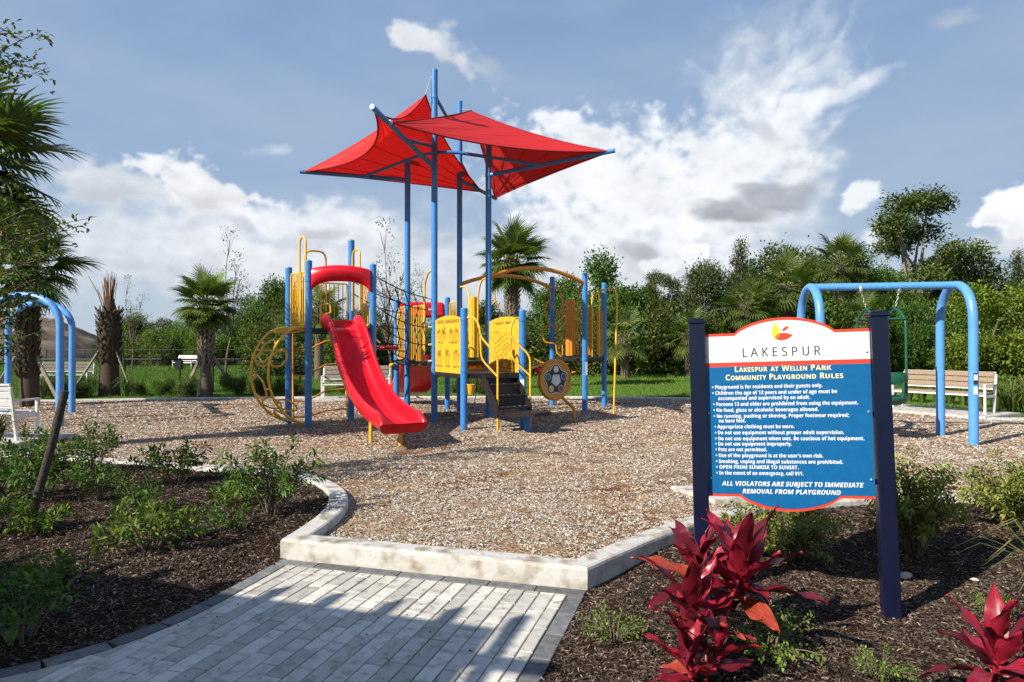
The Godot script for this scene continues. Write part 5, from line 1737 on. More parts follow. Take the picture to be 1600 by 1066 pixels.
# ---------------------------------------------------------------- benches
func bench(called: String, label: String, at: Vector3, turn: float, len: float, m_board: Material) -> Node3D:
	# local x along the seat, +z the way it faces; flat-bar end frames, boards for seat and back
	var o := thing(called, label, "bench", at, turn, "benches around the play area")
	for sg in [-1.0, 1.0]:
		var g := G.new()
		var x: float = sg * len / 2
		g.box(Vector3(x, 0.29, 0.23), Vector3(0.045, 0.60, 0.045), Basis(), 0.005)
		g.box(Vector3(x, 0.40, -0.25), Vector3(0.045, 0.86, 0.045), Basis(Vector3.RIGHT, -0.16), 0.005)
		g.box(Vector3(x, 0.605, 0.0), Vector3(0.05, 0.03, 0.52), Basis(), 0.005)
		g.box(Vector3(x, 0.36, 0.0), Vector3(0.04, 0.05, 0.5), Basis(), 0.005)
		part("end_frame", g.mesh(), M.white_paint, o)
	var slat := G.new()
	slat.box(Vector3.ZERO, Vector3(len - 0.05, 0.032, 0.105), Basis(), 0.006)
	var sm := slat.mesh()
	for i in 4:
		part("seat_slat", sm, m_board, o, Transform3D(Basis(), Vector3(0, 0.415, -0.19 + 0.125 * i)))
	for i in 3:
		part("back_slat", sm, m_board, o, Transform3D(Basis(Vector3.RIGHT, PI / 2 - 0.16), Vector3(0, 0.58 + 0.118 * i, -0.26 - 0.018 * i)))
	var rg := G.new()
	rg.box(Vector3(0, 0.38, 0.23), Vector3(len, 0.035, 0.03), Basis(), 0.004)
	rg.box(Vector3(0, 0.855, -0.315), Vector3(len, 0.03, 0.035), Basis(Vector3.RIGHT, -0.16), 0.004)
	rg.box(Vector3(0, 0.505, -0.25), Vector3(len, 0.03, 0.035), Basis(Vector3.RIGHT, -0.16), 0.004)
	part("rail", rg.mesh(), M.white_paint, o)
	return o

func make_benches() -> void:
	var k := atan2(-0.83, 0.555)
	bench("park_bench", "white framed bench with tan slats on the pad behind the right swing", W(9.6, 15.25, 0.06), k, 1.9, M.bench_wood)
	bench("park_bench", "white bench with armrest seen behind the red slide", W(-4.3, 18.85, 0.055), 0.16, 1.8, M.brace_wood)
	bench("park_bench", "white bench cut off by the left edge, seen from behind", W(-8.45, 10.65, 0.05), PI - 0.05, 1.8, M.white_paint)
	bench("park_bench", "grey bench inside the fenced lawn, behind the left swing", W(-17.4, 26.5, -0.02), 0.1, 1.9, M.brace_wood)
	bench("park_bench", "small white bench far out on the lawn, left of the bushy palm", W(-21.6, 45.0, -0.02), -0.3, 1.5, M.white_paint)

# ---------------------------------------------------------------- chain-link fence, dog-waste post
func fence_run(label: String, a: Vector2, b: Vector2, h: float, pitch: float, wire: float, group: String) -> void:
	var f := thing("chain_link_fence", label, "fence", W((a.x + b.x) / 2, (a.y + b.y) / 2), 0.0, group)
	var l := a.distance_to(b)
	var n := int(l / 2.6)
	var pm := tubed([Vector3(0, -0.1, 0), Vector3(0, h + 0.03, 0)], 0.032, 8)
	for i in n + 1:
		var p := a.lerp(b, float(i) / n)
		part("fence_post", pm, M.black_metal, f, Transform3D(Basis(), W(p.x, p.y) - f.position))
	pipe("top_rail", [W(a.x, a.y, h), W(b.x, b.y, h)], 0.026, M.black_metal, f)
	pipe("bottom_wire", [W(a.x, a.y, 0.04), W(b.x, b.y, 0.04)], 0.008, M.black_metal, f, 5)
	var g := G.new()
	var cnt := int((l + h) / pitch)
	for dirn in [1.0, -1.0]:
		for i in cnt:
			var s: float = i * pitch - (h if dirn > 0.0 else 0.0)
			var s0: float = s
			var s1: float = s + h * dirn
			var y0 := 0.04
			var y1 := h
			if dirn < 0.0: s1 = s - h
			if s0 < 0.0: y0 += (-s0 if dirn > 0.0 else 0.0); s0 = maxf(s0, 0.0)
			if s1 > l: y1 -= (s1 - l); s1 = l
			if s1 < 0.0: y1 -= -s1; s1 = 0.0
			if s0 > l: y0 += s0 - l; s0 = l
			if y1 - y0 < 0.05: continue
			var p := a.lerp(b, s0 / l)
			var q := a.lerp(b, s1 / l)
			g.tube([W(p.x, p.y, y0), W(q.x, q.y, y1)], wire, 3, -1.0, false)
	pw("chain_link_mesh", g.mesh(), M.black_metal, f)

func make_fence() -> void:
	fence_run("black chain-link fence along the near edge of the left lawn", Vector2(-20.5, 21.2), Vector2(-6.8, 21.9), 1.06, 0.075, 0.0026, "fences round the left lawn")
	fence_run("distant black chain-link fence across the back of the left lawn", Vector2(-46, 47.5), Vector2(-9.0, 49.0), 1.2, 0.30, 0.006, "fences round the left lawn")
	var p := thing("waste_station", "black box on a thin post on the lawn behind the fence", "box", W(-11.0, 22.6))
	var g := G.new()
	g.tube([Vector3(0, 0, 0), Vector3(0, 1.1, 0)], 0.025, 8)
	part("post", g.mesh(), M.black_metal, p)
	g = G.new()
	g.box(Vector3(0, 0.86, 0.06), Vector3(0.22, 0.30, 0.14), Basis(), 0.015)
	g.box(Vector3(0, 1.03, 0.06), Vector3(0.25, 0.03, 0.17), Basis(), 0.008)
	part("box", g.mesh(), M.black_metal, p)

# ---------------------------------------------------------------- pavilion left of and behind the viewer; its eave and rafter tails shade the path
func make_pavilion() -> void:
	var H := 2.75
	var off := Vector2(-0.80, -0.60) * (H + 0.085) / tan(deg_to_rad(35.0))     # from a shadow on the path back to what casts it
	var U := Vector2(0.9565, -0.2918)
	var V := Vector2(0.2918, 0.9565)
	var edge := Vector2(-1.62, 4.325) + off - Vector2(0.03, 0.10)           # a point of the solid eave
	var p := thing("pavilion", "timber pavilion with rafter tails whose roof shades the paver path", "pavilion", W(edge.x - 2.0, edge.y - 2.0))
	var b := Basis(W(U.x, U.y), Vector3.UP, -W(V.x, V.y))
	var at := func(u: float, v: float, h: float) -> Vector3:
		var q := edge + U * u + V * v
		return W(q.x, q.y, h)
	var g := G.new()
	g.box(at.call(-2.75, -2.5, H + 0.05), Vector3(8.6, 0.06, 5.0), b, 0.01)
	pw("roof", g.mesh(), M.weathered_wood, p)
	var raf := G.new()
	raf.box(Vector3.ZERO, Vector3(0.055, 0.085, 5.5), Basis(), 0.008)
	var rm := raf.mesh()
	for i in 22:
		var q: Vector3 = at.call(1.72 - 0.405 * i, -2.44, H - 0.03)
		part("rafter", rm, M.weathered_wood, p, p.global_transform.affine_inverse() * Transform3D(b, q))
	var pur := G.new()
	pur.box(Vector3.ZERO, Vector3(9.4, 0.09, 0.07), Basis(), 0.006)
	var pm := pur.mesh()
	for j in 8:
		var q: Vector3 = at.call(-2.65, -0.28 - 0.62 * j, H - 0.03 + 0.0)
		part("purlin", pm, M.weathered_wood, p, p.global_transform.affine_inverse() * Transform3D(b, q))
	for uv in [[-6.6, -0.5], [-6.6, -4.4], [1.0, -4.4], [-2.8, -4.4]]:
		var pg := G.new()
		pg.box(at.call(uv[0], uv[1], H / 2 - 0.1), Vector3(0.16, H, 0.16), b, 0.01)
		pw("post", pg.mesh(), M.weathered_wood, p)
	for v in [-0.5, -4.4]:
		var bg := G.new()
		bg.box(at.call(-2.8, v, H - 0.22), Vector3(8.2, 0.18, 0.12), b, 0.008)
		pw("beam", bg.mesh(), M.weathered_wood, p)

# ---------------------------------------------------------------- palms
func frond_mesh(sd: int, pet: float, blade: float, leaflets: int, droop: float, col: Color) -> ArrayMesh:
	# fan frond: petiole along +z from the crown, then a half-folded fan of long narrow leaflets with hanging tips
	var r := RandomNumberGenerator.new()
	r.seed = sd
	var g := G.new()
	g.colored = true
	g.tint = Color(col.r * 1.3, col.g * 1.15, col.b)
	var path := []
	for i in 6:
		var f := i / 5.0
		path.append(Vector3(0, 0.10 * pet * sin(f * 1.5) - droop * 0.35 * f * f, pet * f))
	g.tube(path, 0.022, 5, 0.012)
	var tip: Vector3 = path[5]
	var costa := Vector3(0, -0.25 - droop * 0.5, 1).normalized()
	for i in leaflets:
		var f := (i + 0.5) / leaflets * 2.0 - 1.0
		var a := f * 2.15
		var ln := blade * (1.0 - 0.28 * absf(f)) * r.randf_range(0.88, 1.08)
		var start := tip + costa * (0.30 * blade * (1.0 - absf(f)))
		var dirv := (Vector3(sin(a), 0.0, cos(a)) + Vector3(0, -0.12 - 0.25 * absf(f) + 0.30 * absf(sin(a)) , 0)).normalized()
		var w := blade * 0.034
		var k := r.randf_range(0.72, 1.25)
		var yel := r.randf_range(0.9, 1.2)
		g.tint = Color(col.r * k * yel, col.g * k, col.b * k)
		var sidev := dirv.cross(Vector3.UP).normalized()
		var pts := [start]
		var d := dirv
		for s in 3:
			pts.append(pts[-1] + d * ln / 3.0)
			d = (d + Vector3(0, -(0.22 + droop * 0.5) * (s + 0.6) * r.randf_range(0.6, 1.3), 0)).normalized()
		var ws := [w * 0.5, w, w * 0.8, 0.0]
		var keel := Vector3(0, -w * 0.45, 0)
		for s in 3:
			var n1 := (sidev * 0.45 + Vector3.UP).normalized()
			var n2 := (-sidev * 0.45 + Vector3.UP).normalized()
			if s < 2:
				var i0 := g.vert(pts[s] + keel, n1); g.vert(pts[s] + sidev * ws[s], n1); g.vert(pts[s + 1] + sidev * ws[s + 1], n1); g.vert(pts[s + 1] + keel, n1)
				g.face(i0, i0 + 1, i0 + 2); g.face(i0, i0 + 2, i0 + 3)
				i0 = g.vert(pts[s] + keel, n2); g.vert(pts[s] - sidev * ws[s], n2); g.vert(pts[s + 1] - sidev * ws[s + 1], n2); g.vert(pts[s + 1] + keel, n2)
				g.face(i0, i0 + 1, i0 + 2); g.face(i0, i0 + 2, i0 + 3)
			else:
				g.tri(pts[2] - sidev * ws[2], pts[2] + sidev * ws[2], pts[3], Vector3.UP)
	return g.mesh()

var frond_sets := {}

func fronds_of(kind: String) -> Array:
	if not frond_sets.has(kind):
		var out := []
		for i in 4:
			match kind:
				"green": out.append(frond_mesh(100 + i, 0.62, 0.78, 30, 0.10 + 0.12 * i, Color(0.13, 0.20, 0.05)))
				"dark": out.append(frond_mesh(140 + i, 0.62, 0.80, 30, 0.10 + 0.12 * i, Color(0.085, 0.14, 0.045)))
				"wild": out.append(frond_mesh(180 + i, 0.75, 0.85, 22, 0.15 + 0.12 * i, Color(0.14, 0.19, 0.055)))
				"dry": out.append(frond_mesh(220 + i, 0.45, 0.7, 16, 0.9, Color(0.20, 0.13, 0.07)))
		frond_sets[kind] = out
	return frond_sets[kind]

func boots_mesh(h0: float, h1: float, r0: float, r1: float, sd: int, size := 1.0) -> ArrayMesh:
	# criss-cross stubs of old leaf bases, as on young cabbage palms
	var r := RandomNumberGenerator.new()
	r.seed = sd
	var g := G.new()
	var rows := int((h1 - h0) / (0.085 * size))
	for i in rows:
		var f := float(i) / maxf(1.0, rows - 1)
		var h := lerpf(h0, h1, f)
		var rad := lerpf(r0, r1, f)
		for k in 6:
			var a := TAU * (k + 0.5 * (i % 2)) / 6.0 + r.randf_range(-0.12, 0.12)
			var o := Vector3(cos(a), 0, sin(a))
			var s := Vector3(-sin(a), 0, cos(a))
			for sg in [-1.0, 1.0]:      # each base splits into two straps that lean apart
				var b0: Vector3 = o * rad * 0.93 + s * sg * 0.015 + Vector3(0, h, 0)
				var tipo: Vector3 = o * (rad + 0.075 * size * r.randf_range(0.6, 1.25)) + s * sg * (0.10 * size) + Vector3(0, h + 0.20 * size * r.randf_range(0.75, 1.15), 0)
				var w := s * 0.034 * size
				var th := o * 0.022
				g.quad(b0 - w + th, b0 + w + th, tipo + w * 0.7 + th * 0.4, tipo - w * 0.7 + th * 0.4, o + Vector3(0, 0.2, 0))
				g.quad(b0 - w, b0 + w, tipo + w * 0.7, tipo - w * 0.7, -o)
				g.quad(b0 - w, b0 - w + th, tipo - w * 0.7 + th * 0.4, tipo - w * 0.7, -s)
				g.quad(b0 + w, b0 + w + th, tipo + w * 0.7 + th * 0.4, tipo + w * 0.7, s)
				g.quad(tipo - w * 0.7, tipo + w * 0.7, tipo + w * 0.7 + th * 0.4, tipo - w * 0.7 + th * 0.4, Vector3.UP)
	return g.mesh()

func palm(label: String, at: Vector3, h: float, r: float, kind: String, n: int, spread: float, boots_from: float, boot_mat: Material, sd: int, braces := 0, group := "palms") -> Node3D:
	var p := thing("palm_tree", label, "palm", at, 0.0, group)
	var rr := RandomNumberGenerator.new()
	rr.seed = sd
	var g := G.new()
	var pts := []
	for i in 9:
		var f := i / 8.0
		pts.append(Vector3(0.05 * sin(f * 3.0 + sd), -0.1 + (h + 0.05) * f, 0.04 * cos(f * 2.0 + sd)))
	g.tube(pts, r * 1.08, 14, r * 0.8)
	part("trunk", g.mesh(), M.bark if boots_from > 0.25 else boot_mat, p)
	if boots_from < 1.0:
		part("leaf_bases", boots_mesh(h * boots_from, h - 0.02, r * 0.98, r * 0.92, sd, 1.0), boot_mat, p)
	var set_: Array = fronds_of(kind)
	for i in n:
		var f := float(i) / n
		var el := lerpf(1.25, -0.75, pow(f, 0.8)) + rr.randf_range(-0.12, 0.12)
		var az := i * 2.39996 + rr.randf_range(-0.25, 0.25)
		var fm: Mesh = set_[mini(3, int(f * 3.2 + rr.randf() * 0.9))]
		var b := Basis(Vector3.UP, az) * Basis(Vector3.RIGHT, -el) * Basis(Vector3(0, 0, 1), rr.randf_range(-0.4, 0.4))
		part("frond", fm, M.palm_leaf, p, Transform3D(b.scaled(Vector3.ONE * spread * rr.randf_range(0.85, 1.1)), Vector3(0, h - 0.05 + 0.12 * sin(el), 0)))
	if kind != "green" or n > 30:
		for i in 5:
			var az := rr.randf() * TAU
			part("dead_frond", fronds_of("dry")[i % 4], M.palm_leaf, p, Transform3D((Basis(Vector3.UP, az) * Basis(Vector3.RIGHT, 1.05)).scaled(Vector3.ONE * spread * 0.8), Vector3(0, h - 0.15, 0)))
	for i in braces:
		var a := TAU * i / braces + 0.5 + sd
		var o := Vector3(cos(a), 0, sin(a))
		var hb := minf(1.25, h * 0.5)
		var bg := G.new()
		var d := o * 0.72 - Vector3(0, hb, 0)
		bg.box(o * (r * 1.05 + 0.36) + Vector3(0, hb / 2, 0), Vector3(0.09, d.length(), 0.045), facing(o.cross(Vector3.UP), -d.normalized()).rotated(Vector3.UP, 0.0), 0.004)
		part("brace", bg.mesh(), M.brace_wood, p)
	return p

func make_palms() -> void:
	palm("young cabbage palm with bushy crown and grey boots, left of the climbing tower", W(-9.15, 20.4, -0.02), 2.80, 0.17, "green", 40, 0.72, 0.32, M.palm_boot, 3, 3)
	palm("tall cabbage palm rising behind the arched bars of the play structure", W(0.0, 24.0, -0.02), 4.55, 0.22, "green", 42, 0.98, 0.35, M.palm_boot, 5)
	palm("cabbage palm whose upper crown enters at the left edge", W(-7.62, 9.4, 0.0), 4.15, 0.19, "dark", 36, 0.98, 0.3, M.dark_boot, 7)
	palm("shorter cabbage palm behind the left swing frame", W(-12.0, 16.9, 0.0), 3.55, 0.2, "dark", 34, 1.02, 0.2, M.dark_boot, 8, 3)
	# wild palms in the wood
	for e in [["tall wild palm standing above the thicket, left of the tallest tree", 1312.0, 36.0, 412.0, 34, 1.15], ["wild palm half buried in the thicket above the sign's left part", 1165.0, 33.5, 478.0, 30, 1.1], ["broad wild palm in the thicket right of the pointed tree", 1228.0, 35.0, 448.0, 34, 1.25],
			["low palmetto showing under the swing beam", 1345.0, 33.0, 500.0, 24, 1.0], ["palmetto at the foot of the thicket near the sign", 1075.0, 33.0, 525.0, 22, 1.0], ["slim wild palm behind the fire pole", 975.0, 31.5, 528.0, 20, 0.9], ["palm head low behind the net bridge", 500.0, 30.0, 485.0, 22, 0.9]]:
		var h: float = 1.5 + (540.0 - e[3]) * e[2] / 1066.0
		palm(e[0], W((e[1] - 800.0) * e[2] / 1066.0, e[2], -0.02), h, 0.2, "wild", e[4], e[5], 0.6, M.palm_boot, int(e[1]), 0, "wild palms in the thicket")
	# transplanted palm with its fronds cut and tied
	var p := thing("tied_palm", "transplanted palm with cut, tied-up fronds and wooden props", "palm", W(-12.1, 20.5, -0.02))
	var g := G.new()
	g.lathe([Vector2(0.30, -0.1), Vector2(0.29, 0.3), Vector2(0.25, 0.9), Vector2(0.27, 1.4), Vector2(0.31, 1.9), Vector2(0.24, 2.45), Vector2(0.14, 2.8), Vector2(0.10, 3.0), Vector2(0, 3.02)], 16)
	part("trunk", g.mesh(), M.dark_boot, p)
	part("leaf_bases", boots_mesh(0.95, 2.45, 0.26, 0.27, 9, 1.15), M.dark_boot, p)
	g = G.new()
	var r := RandomNumberGenerator.new()
	r.seed = 71
	for i in 60:
		var a := r.randf() * TAU
		var q := r.randf_range(0.0, 0.13)
		var b := Vector3(cos(a) * q, 2.55 + r.randf() * 0.3, sin(a) * q)
		g.tube([b, b + Vector3(cos(a) * 0.05, 0.45, sin(a) * 0.05), b + Vector3(cos(a) * r.randf_range(0.05, 0.16), r.randf_range(0.7, 0.95), sin(a) * r.randf_range(0.05, 0.16))], 0.012, 4, 0.006)
	part("tied_fronds", g.mesh(), M.straw, p)
	for e in [[-0.55, 1.15], [-0.28, 0.75], [0.3, -0.1], [0.45, 0.15]]:
		part("cut_stalk", tubed([Vector3(0, 2.2, 0.1), Vector3(e[0] * 0.5, 2.5 + e[1] * 0.5, 0.12), Vector3(e[0], 2.45 + e[1], 0.15)], 0.02, 5, 0.008), M.straw, p)
	for i in 3:
		var a: float = [0.4, 2.4, 4.3][i]
		var o := Vector3(cos(a), 0, sin(a))
		part("brace", tubed([o * 1.05, o * 0.28 + Vector3(0, 1.35, 0)], 0.035, 4), M.brace_wood, p)

# ---------------------------------------------------------------- trees
func leaf_quad(g: G, p: Vector3, d: Vector3, up: Vector3, l: float, w: float) -> void:   # a folded leaf: two halves about its midrib
	var s := d.cross(up).normalized()
	var n := s.cross(d).normalized()
	var mid := p + d * l * 0.45
	var tip := p + d * l - n * l * 0.14
	var drop := n * w * 0.25
	var i := g.vert(p, n)
	g.vert(mid + s * w * 0.5 + drop, (n - s * 0.35).normalized()); g.vert(tip, n); g.vert(mid - s * w * 0.5 + drop, (n + s * 0.35).normalized())
	g.face(i, i + 1, i + 2); g.face(i, i + 2, i + 3)

func crown_mesh(sd: int, blobs: Array, leaves: int, leaf: float, cols: Array, up_bias := 0.3) -> ArrayMesh:
	# leaves gathered in sprays over lumpy lobes: each spray is a short twig's worth of leaves
	var r := RandomNumberGenerator.new()
	r.seed = sd
	var g := G.new()
	g.colored = true
	var total := 0.0
	for b in blobs: total += b[1].x * b[1].y + b[1].y * b[1].z + b[1].x * b[1].z
	for b in blobs:
		var share: float = (b[1].x * b[1].y + b[1].y * b[1].z + b[1].x * b[1].z) / total
		var sprays := int(leaves * share / 9.0)
		var tone := r.randf_range(0.8, 1.2)
		for i in sprays:
			var o := Vector3(r.randfn(), r.randfn(), r.randfn()).normalized()
			var depth := pow(r.randf(), 0.45)
			var c: Vector3 = b[0] + o * b[1] * (0.35 + 0.65 * depth) * r.randf_range(0.85, 1.15)
			var col: Color = cols[r.randi() % cols.size()]
			var spray_tone := tone * r.randf_range(0.6, 1.35)
			for k in 9:
				var d := (o * 0.8 + Vector3(r.randfn(), r.randfn() * 0.8 + up_bias, r.randfn()) * 0.75).normalized()
				var p := c + Vector3(r.randfn(), r.randfn(), r.randfn()) * leaf * 1.1
				var up := (Vector3.UP * 1.2 + o * 0.6 + Vector3(r.randfn(), r.randfn(), r.randfn()) * 0.5).normalized()
				var kk := spray_tone * r.randf_range(0.8, 1.2)
				g.tint = Color(col.r * kk, col.g * kk, col.b * kk)
				var s := leaf * r.randf_range(0.7, 1.3)
				leaf_quad(g, p, d, up, s, s * 0.5)
	return g.mesh()

func limbs_mesh(sd: int, blobs: Array, r0: float, fork: float) -> ArrayMesh:
	var r := RandomNumberGenerator.new()
	r.seed = sd
	var g := G.new()
	var top := Vector3(0.1 * r.randfn(), fork, 0.1 * r.randfn())
	g.tube(curve([Vector3(0, -0.2, 0), Vector3(0.06 * r.randfn(), fork * 0.5, 0.06 * r.randfn()), top], 4), r0, 9, r0 * 0.72)
	for b in blobs:
		var c: Vector3 = b[0]
		var m := top.lerp(c, 0.5) + Vector3(r.randfn() * 0.15, 0.12 * c.distance_to(top), r.randfn() * 0.15)
		g.tube(curve([top - Vector3(0, r0, 0), m, c], 4), r0 * 0.5, 6, r0 * 0.12)
		for k in 4:
			var e: Vector3 = c + Vector3(r.randfn(), r.randfn() * 0.7 + 0.3, r.randfn()).normalized() * b[1] * 0.85
			g.tube([m.lerp(c, 0.6), c.lerp(e, 0.5) + Vector3(0, 0.08, 0), e], r0 * 0.16, 5, r0 * 0.05)
	return g.mesh()

var tree_kinds := {}

func tree_kind(k: String) -> Array:   # [crown mesh, limbs mesh, nominal height]; built once at unit scale in metres
	if tree_kinds.has(k): return tree_kinds[k]
	var r := RandomNumberGenerator.new()
	r.seed = hash(k) % 100000
	var blobs := []
	var cols := [Color(0.083, 0.134, 0.030), Color(0.113, 0.175, 0.039), Color(0.060, 0.105, 0.028)]
	var leaves := 13000
	var leaf := 0.185
	var h := 6.0
	var fork := 2.2
	var r0 := 0.14
	match k:
		"round_a", "round_b", "round_c", "round_d":
			var n := 9 + r.randi() % 4
			for i in n:
				var a := TAU * i / n + r.randf() * 0.8
				var y := r.randf_range(1.6, 5.0)
				var rad := 1.5 * sqrt(maxf(0.1, 1.0 - pow((y - 3.0) / 2.9, 2.0)))
				blobs.append([Vector3(cos(a) * rad, y, sin(a) * rad), Vector3(0.85, 0.7, 0.85) * r.randf_range(0.7, 1.25)])
			blobs.append([Vector3(0.2, 5.2, 0), Vector3(0.8, 0.7, 0.8)])
			blobs.append([Vector3(0, 3.2, 0), Vector3(1.1, 1.3, 1.1)])
			if k == "round_b": cols = [Color(0.120, 0.161, 0.048), Color(0.150, 0.188, 0.069), Color(0.090, 0.121, 0.041)]
			if k == "round_c": cols = [Color(0.076, 0.155, 0.028), Color(0.106, 0.202, 0.034), Color(0.052, 0.108, 0.022)]
			if k == "round_d": leaf = 0.15; leaves = 15000; cols = [Color(0.106, 0.141, 0.055), Color(0.136, 0.161, 0.083), Color(0.076, 0.108, 0.041)]
			h = 5.9
		"open_a", "open_b":      # airy, tall, grey-green crown in separate clumps with pale limbs showing
			for i in 13:
				var y := r.randf_range(3.0, 7.6)
				var a := i * 2.4 + r.randf() * 0.5
				var rad := r.randf_range(0.7, 2.3) * (1.0 if y < 6.5 else 0.8)
				blobs.append([Vector3(cos(a) * rad, y, sin(a) * rad), Vector3(0.66, 0.42, 0.66) * r.randf_range(0.55, 1.15)])
			blobs.append([Vector3(0.6, 8.2, 0), Vector3(0.9, 0.5, 0.8)])
			blobs.append([Vector3(-0.8, 7.9, 0.1), Vector3(0.6, 0.45, 0.6)])
			cols = [Color(0.106, 0.141, 0.041), Color(0.136, 0.175, 0.048), Color(0.076, 0.108, 0.034)]
			h = 8.7; fork = 3.0; r0 = 0.17; leaf = 0.15
		"cone":
			for i in 12:
				var f := i / 11.0
				var a := i * 2.4
				var rad := 1.0 * (1.0 - f) + 0.1
				blobs.append([Vector3(cos(a) * rad * 0.6, 1.5 + 5.0 * f, sin(a) * rad * 0.6), Vector3(0.75, 0.75, 0.75) * (1.1 - 0.75 * f)])
			cols = [Color(0.090, 0.114, 0.041), Color(0.113, 0.128, 0.048), Color(0.068, 0.087, 0.034)]
			h = 7.0; leaf = 0.13; fork = 4.0
		"sparse":      # thin young tree, more twig than leaf
			for i in 16:
				var y := r.randf_range(1.8, 5.6)
				var a := r.randf() * TAU
				var rad := 0.9 * (1.0 - pow((y - 3.4) / 3.2, 2.0)) * r.randf_range(0.5, 1.2)
				blobs.append([Vector3(cos(a) * rad, y, sin(a) * rad), Vector3(0.5, 0.55, 0.5)])
			leaves = 950; leaf = 0.10; r0 = 0.06; fork = 1.5; h = 6.1
			cols = [Color(0.150, 0.175, 0.055), Color(0.120, 0.148, 0.048)]
		"bright":      # sunlit yellow-green broad bush tree
			for i in 12:
				var a := TAU * i / 12.0 + r.randf() * 0.6
				var y := r.randf_range(0.6, 4.0)
				blobs.append([Vector3(cos(a) * r.randf_range(0.7, 1.7), y, sin(a) * r.randf_range(0.7, 1.7)), Vector3(0.9, 0.55, 0.9) * r.randf_range(0.7, 1.15)])
			cols = [Color(0.166, 0.228, 0.030), Color(0.211, 0.269, 0.041), Color(0.113, 0.168, 0.025)]
			h = 4.6; leaf = 0.16; fork = 1.2
		"thicket", "thicket_b":   # undergrowth to the ground
			for i in 11:
				var a := TAU * i / 11.0 + r.randf() * 0.6
				blobs.append([Vector3(cos(a) * r.randf_range(0.5, 1.6), r.randf_range(0.3, 2.2), sin(a) * r.randf_range(0.4, 1.1)), Vector3(0.8, 0.6, 0.7) * r.randf_range(0.7, 1.2)])
			h = 2.8; leaf = 0.14; fork = 0.5; r0 = 0.06; leaves = 9000
			cols = [Color(0.076, 0.134, 0.028), Color(0.128, 0.202, 0.041), Color(0.098, 0.161, 0.034)] if k == "thicket" else [Color(0.120, 0.161, 0.041), Color(0.083, 0.114, 0.034), Color(0.166, 0.202, 0.055)]
	tree_kinds[k] = [crown_mesh(hash(k) % 9999, blobs, leaves, leaf, cols), limbs_mesh(hash(k) % 777, blobs, r0, fork), h]
	return tree_kinds[k]

func tree(k: String, label: String, at: Vector3, h: float, wide: float, turn: float, group: String, pale := false, called := "tree", cat := "tree") -> Node3D:
	var kd := tree_kind(k)
	var s: float = h / kd[2]
	var o := thing(called, label, cat, at, turn, group)
	var t := Transform3D(Basis.from_scale(Vector3(s * wide, s, s * wide)), Vector3.ZERO)
	part("trunk", kd[1], M.pale_bark if pale else M.bark, o, t)
	part("crown", kd[0], M.far_leaf, o, t)
	return o

